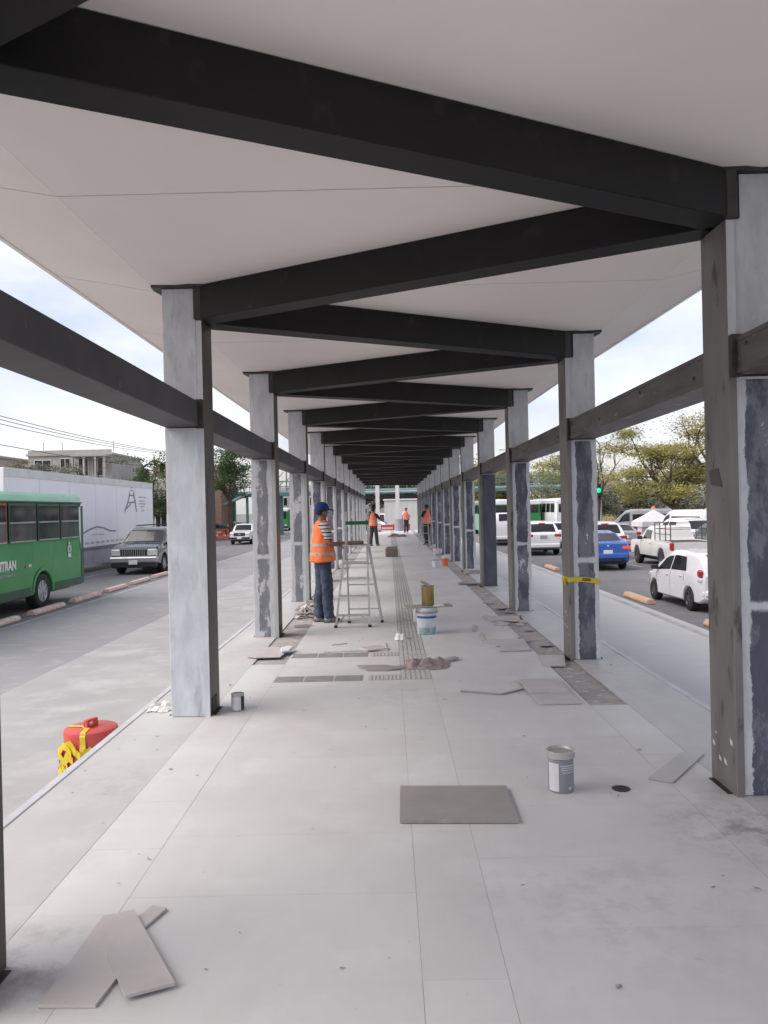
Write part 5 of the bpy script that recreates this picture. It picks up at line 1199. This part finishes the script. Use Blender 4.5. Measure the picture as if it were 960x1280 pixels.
# ------------------------------------------------------------------ trees
def tree(label, loc, h, rad, leaf, seed, nleaf=2600, size=.16, trunk_r=.16, fork=.35, flat=.75, density=1.0, clumps=26, name='tree', group=None, lean=(0, 0)):
    rnd = random.Random(seed); t = thing(name, label, 'tree', loc, 0, group); wood = B(); tips = []
    G3 = lambda s_: Vector((rnd.gauss(0, s_), rnd.gauss(0, s_), rnd.gauss(0, s_ * .6)))
    f0 = Vector((lean[0] * .3 + rnd.gauss(0, .08), lean[1] * .3, h * fork)); wood.tube([(0, 0, -.1), f0 * .5 + G3(.06), f0], [trunk_r * 1.3, trunk_r, trunk_r * .85], 9)
    rise = h - h * fork; nl = max(4, clumps // 5)
    def limb(p, q, r0, r1, sag):
        m1 = p.lerp(q, .35) + Vector((0, 0, sag)) + G3((q - p).length * .07); m2 = p.lerp(q, .7) + Vector((0, 0, sag * .7)) + G3((q - p).length * .07)
        wood.tube([p, m1, m2, q], [r0, r0 * .8, (r0 + r1) / 2, r1], 6, cap=False); return [m1, m2, q]
    for k in range(nl):
        a = 6.283 * (k + rnd.uniform(-.3, .3)) / nl; el = rnd.uniform(.25, 1.0) if k else 1.25
        d = Vector((math.cos(a) * math.cos(el), math.sin(a) * math.cos(el), 0)); q = f0 + Vector((d.x * rad * .72 + lean[0] * .5, d.y * rad * .72 + lean[1] * .5, rise * (.25 + .45 * math.sin(el)) * rnd.uniform(.8, 1.15)))
        pts = limb(f0 - Vector((0, 0, .25 * rnd.random())), q, trunk_r * .5, trunk_r * .2, -.06 * rad)
        for b_ in range(5):
            base = pts[min(2, b_ // 2)]; ang = rnd.random() * 6.283; ln = rad * rnd.uniform(.28, .55)
            e = base + Vector((math.cos(ang) * ln + d.x * rad * .22, math.sin(ang) * ln + d.y * rad * .22, rise * rnd.uniform(-.04, .30) * flat)); e.z = min(e.z, h)
            p2 = limb(base, e, trunk_r * .17, trunk_r * .07, .03 * rad)
            for _ in range(3):
                e2 = e + G3(rad * .17); e2.z = min(e2.z, h + .2); wood.tube([p2[rnd.randrange(2)], e2], [trunk_r * .06, trunk_r * .02], 4, cap=False)
                if rnd.random() < density: tips.append(e2)
            if rnd.random() < density: tips.append(e)
    wood.build('trunk', 'bark', t, smooth=60)
    lv = B(); wts = [rnd.random() ** 1.3 + .12 for _ in tips]; tot = sum(wts)
    for tip, w_ in zip(tips, wts):
        s_ = rad * rnd.uniform(.09, .17)
        for _ in range(int(nleaf * w_ / tot)):
            p = tip + Vector((rnd.gauss(0, 1), rnd.gauss(0, 1), rnd.gauss(0, .5))) * s_
            a = Vector((rnd.gauss(0, 1), rnd.gauss(0, 1), rnd.gauss(0, .6))).normalized(); b_ = a.orthogonal().normalized(); z_ = size * rnd.uniform(.55, 1.25)
            lv.quad(p - a * z_ * .5, p + b_ * z_ * .28, p + a * z_ * .5, p - b_ * z_ * .28)
    me = bpy.data.meshes.new('crown'); me.from_pydata(lv.v, [], lv.f); link('crown', me, leaf, t)
    return t
tree('large yellow green leafed tree with forked trunk behind the pickups on the right', (17.3, 46.5, ZR), 8.8, 2.8, 'leaf_yellow', 3, 22000, .16, .26, .26, 1.0, .85, 30)
tree('sparse bare branched tree at the right behind the nearest column', (20.3, 48, ZR), 10.2, 3.2, 'leaf_dull', 4, 2600, .13, .22, .30, 1.0, .5, 30)
tree('thin leafed pale tree left of the large yellow tree', (14.2, 52, ZR), 8.4, 2.6, 'leaf_dull', 6, 3000, .14, .13, .32, .95, .6, 26)
tree('dull green tree behind the traffic signal', (19.5, 74, ZR), 5.6, 3.4, 'leaf_grey', 7, 8400, .26, .2, .22, .9, 1, 30)
tree('grey green bushy tree right of the traffic signal', (25.5, 78, ZR), 5.6, 3.6, 'leaf_dull', 8, 8400, .26, .2, .2, .9, 1, 30)
tree('olive tree over the far right pavement', (31, 76, ZR), 6.0, 3.8, 'leaf_grey', 9, 7600, .26, .2, .2, .9, 1, 30)
for k, (x, y, hh, lf, lab) in enumerate(((12.5, 106, 9.0, 'leaf_yellow', 'yellow olive tree above the green roofed bus'), (16.8, 110, 9.6, 'leaf_dull', 'broad olive tree behind the footbridge pier'), (21.5, 104, 9.6, 'leaf_yellow', 'yellowish tree above the white minibus'), (26.5, 108, 9.5, 'leaf_dull', 'broad dull tree right of the white minibus'), (8.2, 112, 8.6, 'leaf_green', 'green tree behind the far right columns'))):
    tree(lab, (x, y, ZR), hh, 4.4, lf, 30 + k, 8500, .32, .25, .2, .95, 1, 30)
for k, (x, y, hh, lab) in enumerate(((-3.2, 108, 8.5, 'dark tree left of centre beyond the platform end'), (1.2, 112, 9.2, 'dark tree in the centre beyond the platform end'), (5.0, 108, 8.6, 'dark tree right of centre beyond the platform end'))):
    tree(lab, (x, y, ZR), hh, 3.6, 'leaf_dark', 50 + k, 7500, .32, .25, .2, .95, 1, 28)
tree('full green tree above the footbridge stairs on the left', (-14.6, 71, ZR), 9.8, 2.7, 'leaf_green', 61, 9000, .19, .22, .38, .95, 1, 30)
tree('green tree at the end of the trailer by the nearest left column', (-18.6, 60, ZR), 7.4, 2.3, 'leaf_green', 62, 6500, .18, .18, .25, .95, 1, 26)
tree('tallest pale green tree in front of the concrete house', (-25.6, 57, ZR), 7.6, 2.2, 'leaf_grey', 63, 5000, .18, .15, .3, 1, 1, 24)
tree('bushy grey green tree at the right end of the concrete house', (-21.6, 56, ZR), 7.0, 2.5, 'leaf_grey', 64, 6500, .18, .16, .25, .95, 1, 26)
tree('low grey green tree at the left end of the concrete house', (-27.6, 55, ZR), 6.8, 2.3, 'leaf_grey', 65, 4500, .18, .16, .3, .95, 1, 22)
tree('grey green tree behind the middle of the trailer', (-20.3, 62, ZR), 6.6, 2.3, 'leaf_grey', 66, 4500, .18, .16, .25, .95, 1, 22)
def palm(label, loc, h, seed):
    rnd = random.Random(seed); t = thing('palm_tree', label, 'palm', loc)
    B().tube([(0, 0, -.1), (.1, 0, h * .5), (.05, .1, h)], [.2, .15, .13], 9).build('trunk', 'bark', t, smooth=60)
    fb = B()
    for k in range(22):
        a = rnd.random() * 6.283; el = rnd.uniform(-.5, 1.1); ln = rnd.uniform(1.1, 1.7); p = Vector((.05, .1, h)); prev = None
        for j in range(7):
            f = j / 6; q = p + Vector((math.cos(a) * ln * f, math.sin(a) * ln * f, math.sin(el) * ln * f - f * f * .9)); w_ = Vector((-math.sin(a), math.cos(a), 0)) * .16 * math.sin(math.pi * min(1, f + .12))
            if prev: fb.quad(prev[0] - prev[1], prev[0], q, q - w_ - Vector((0, 0, .06))); fb.quad(prev[0], prev[0] + prev[1], q + w_ - Vector((0, 0, .06)), q)
            prev = (q, w_)
    me = bpy.data.meshes.new('fronds'); me.from_pydata(fb.v, [], fb.f); link('fronds', me, 'leaf_green', t)
palm('slim palm standing above the trailer, nearest the left column', (-23.0, 78, ZR), 7.6, 1)
palm('slim palm rising left of the other palm above the trailer', (-25.6, 80, ZR), 7.5, 2)

# ------------------------------------------------------------------ buildings
def house(label, loc, w, d, h, wall, wins, rz=0, floors=None, parapet=.3, roof='wall_grey', extra=None):
    t = thing('house', label, 'house', loc, rz)
    B().box(-w / 2, w / 2, 0, d, 0, h).build('wall', wall, t)
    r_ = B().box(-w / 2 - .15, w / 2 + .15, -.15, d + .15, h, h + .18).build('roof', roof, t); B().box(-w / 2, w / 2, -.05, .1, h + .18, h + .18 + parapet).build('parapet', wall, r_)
    for x, z, ww, wh in wins:
        f = B().box(x - ww / 2 - .07, x + ww / 2 + .07, -.06, -.001, z - .07, z + wh + .07).build('window', 'wall_white', t); B().box(x - ww / 2, x + ww / 2, -.075, -.061, z, z + wh).build('pane', 'glass_dark', f); B().box(x - .025, x + .025, -.09, -.0755, z, z + wh).build('mullion', 'wall_white', f)
    return t
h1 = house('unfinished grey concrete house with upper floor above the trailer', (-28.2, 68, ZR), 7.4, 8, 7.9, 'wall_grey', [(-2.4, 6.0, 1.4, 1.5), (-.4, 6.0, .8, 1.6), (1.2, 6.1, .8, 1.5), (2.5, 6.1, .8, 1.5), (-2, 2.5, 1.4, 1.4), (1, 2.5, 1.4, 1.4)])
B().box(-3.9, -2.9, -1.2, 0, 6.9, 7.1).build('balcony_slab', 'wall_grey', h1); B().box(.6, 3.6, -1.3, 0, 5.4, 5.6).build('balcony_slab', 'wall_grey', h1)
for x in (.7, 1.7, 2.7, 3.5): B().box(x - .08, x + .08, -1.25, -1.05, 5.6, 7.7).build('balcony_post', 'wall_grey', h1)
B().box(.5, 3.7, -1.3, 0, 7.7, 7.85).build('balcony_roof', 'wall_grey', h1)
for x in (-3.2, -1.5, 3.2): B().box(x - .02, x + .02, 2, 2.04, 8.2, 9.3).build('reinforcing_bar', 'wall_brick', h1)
house('low pale house left of the concrete house', (-36.5, 64, ZR), 7, 8, 7.6, 'wall_beige', [(1.5, 5.2, 1.4, 1.2), (-1.5, 5.2, 1.4, 1.2)])
house('brick upper storey house right of the concrete house', (-21.0, 80, ZR), 7, 8, 7.0, 'wall_brick', [(-2, 4.8, 1.2, 1.2), (1.6, 4.8, 1.2, 1.2)])
house('white house wall above the rear of the trailer', (-20.6, 70, ZR), 4.4, 6, 5.4, 'wall_white', [(-1, 3.6, 1.0, 1.1), (1, 3.6, 1.0, 1.1)])
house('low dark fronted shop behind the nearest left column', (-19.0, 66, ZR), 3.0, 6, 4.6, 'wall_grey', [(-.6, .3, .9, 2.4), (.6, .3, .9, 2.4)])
house('long beige house far along the left road', (-29, 100, ZR), 14, 10, 7.5, 'wall_beige', [(-4 + 2.4 * k, 4.6, 1.2, 1.3) for k in range(4)])
house('yellow building below the trees on the right', (23.6, 84, ZR), 3.4, 8, 5.2, 'wall_yellow', [(-.8, 3.0, .8, 1.1), (.8, 3.0, .8, 1.1)])
house('white building behind the trees on the far right', (33, 96, ZR), 12, 10, 5.0, 'wall_white', [(-4 + 2.6 * k, 2.6, 1.3, 1.3) for k in range(4)])
house('beige block beyond the right trees', (14, 150, ZR), 26, 12, 6.5, 'wall_beige', [(-10 + 2.6 * k, 4, 1.3, 1.3) for k in range(8)])
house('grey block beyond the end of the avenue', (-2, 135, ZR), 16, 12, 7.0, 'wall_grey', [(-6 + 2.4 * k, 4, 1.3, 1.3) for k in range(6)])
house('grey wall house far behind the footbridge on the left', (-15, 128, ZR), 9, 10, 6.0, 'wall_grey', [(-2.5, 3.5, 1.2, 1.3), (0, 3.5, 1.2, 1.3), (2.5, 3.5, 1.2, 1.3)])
# market awnings and tents
t = thing('market_awning', 'long flat dark awning over the stalls on the right', 'awning', (20.5, 60, ZR))
B().box(-2.1, 2.1, -1.5, 1.5, 1.95, 2.12).build('canopy', 'awning_dark', t)
for x in (-2.0, 0, 2.0):
    for y in (-1.4, 1.4): B().box(x - .04, x + .04, y - .04, y + .04, 0, 1.96).build('post', 'cage', t)
B().box(-2.0, 2.0, 1.3, 1.4, .2, 1.9).build('back_cloth', 'awning_dark', t)
def tent(label, loc, w, mat, h=2.2):
    t = thing('market_tent', label, 'tent', loc)
    B().loft([[(x * f, y * f, z) for x, y in ((-w / 2, -w / 2), (w / 2, -w / 2), (w / 2, w / 2), (-w / 2, w / 2))] for z, f in ((h - .35, 1.01), (h, 1.0), (h + .35, .55), (h + .8, .04))]).build('canopy', mat, t)
    for x in (-.48, .48):
        for y in (-.48, .48): B().box(x * w - .03, x * w + .03, y * w - .03, y * w + .03, 0, h).build('pole', 'paint_grey', t)
    B().box(-w * .45, w * .45, -w * .3, w * .1, .2, .9).build('counter', mat, t)
tent('white market tent behind the dark pickup', (18.9, 55, ZR), 2.4, 'tent_white', 1.2); tent('small orange market tent between awning and white tent', (19.6, 57, ZR), 1.0, 'tent_orange', 1.5); tent('pale pink market tent at the right beside the nearest column', (22.4, 54, ZR), 2.6, 'tent_pink', 1.3)

# ---- poles, wires, signal
t = thing('traffic_signal', 'traffic signal showing green beside the taped column', 'traffic light', (13.38, 50, ZR))
B().tube([(0, 0, 0), (0, 0, 3.9)], [.09, .07], 10).build('pole', 'dark_plastic', t, smooth=60); B().box(.08, .42, -.14, .14, 2.75, 3.85).build('housing', 'dark_plastic', t, bevel=.03)
for z, m_ in ((3.02, None), (3.4, 'signal_green'), (3.66, None)):
    o = B().lathe([(.002, .03), (.08, .02), (.16 if m_ else .10, 0)], 16).build('lens', m_ or 'glass_dark', t, smooth=60, loc=(.25, -.145, z)); o.rotation_euler = (R(90), 0, 0)
t = thing('street_name_sign', 'small dark signs hanging from a wire by the traffic signal', 'sign', (12.4, 70, 4.2)); B().box(-.5, .5, -.02, .02, 0, .5).build('panel', 'paint_green_dark', t); B().bar((0, 0, .5), (0, 0, .9), .03, .03).build('hanger', 'cage', t)
POLES = []
for k, (x, y) in enumerate(((-20.2, 12), (-20.6, 78), (-21.0, 130))):
    t = thing('utility_pole', ('concrete utility pole beside the road left out towards the bus', 'concrete utility pole behind the nearest left column', 'concrete utility pole far along the left road')[k], 'pole', (x, y, ZR), 0, 'utility poles on the left')
    B().tube([(0, 0, 0), (0, 0, 9.0)], [.16, .10], 10).build('shaft', 'pole_concrete', t, smooth=60); B().box(-.9, .9, -.06, .06, 8.2, 8.32).build('crossarm', 'cage', t)
    for q in (-.8, 0, .8): B().lathe([(.05, 0), (.05, .12), (.02, .16)], 8).build('insulator', 'wall_brick', t, loc=(q, 0, 8.32))
    POLES.append((x, y))
for q, (off, z, lab) in enumerate(((.8, 7.65, 'nearest overhead cable along the left road'), (0, 7.68, 'middle overhead cable along the left road'), (-.8, 7.66, 'outer overhead cable along the left road'), (.25, 6.3, 'lower overhead telephone cable along the left road'))):
    pts = []
    for (xa, ya), (xb, yb) in zip(POLES, POLES[1:]):
        for j in range(12):
            f = j / 12; pts.append((xa + off + (xb - xa) * f, ya + (yb - ya) * f, z - 4 * .9 * f * (1 - f)))
    tag(B().tube(pts, .02, 5).build('overhead_cable', 'cable'), lab, 'cable')
tag(B().tube([(9 + 2 * k, 62, 6.2 - .04 * k * (12 - k) * .12) for k in range(13)], .03, 5).build('overhead_cable', 'cable'), 'thin cable crossing in front of the yellow tree on the right', 'cable')
t = thing('street_lamp', 'slim street lamp pole among the trees on the right', 'street lamp', (16.0, 58, ZR)); B().tube([(0, 0, 0), (0, 0, 7.0), (-.4, -.2, 7.4)], [.08, .05, .04], 8).build('pole', 'paint_grey', t, smooth=60); B().box(-.75, -.35, -.3, -.1, 7.35, 7.45).build('lamp_head', 'paint_grey', t)
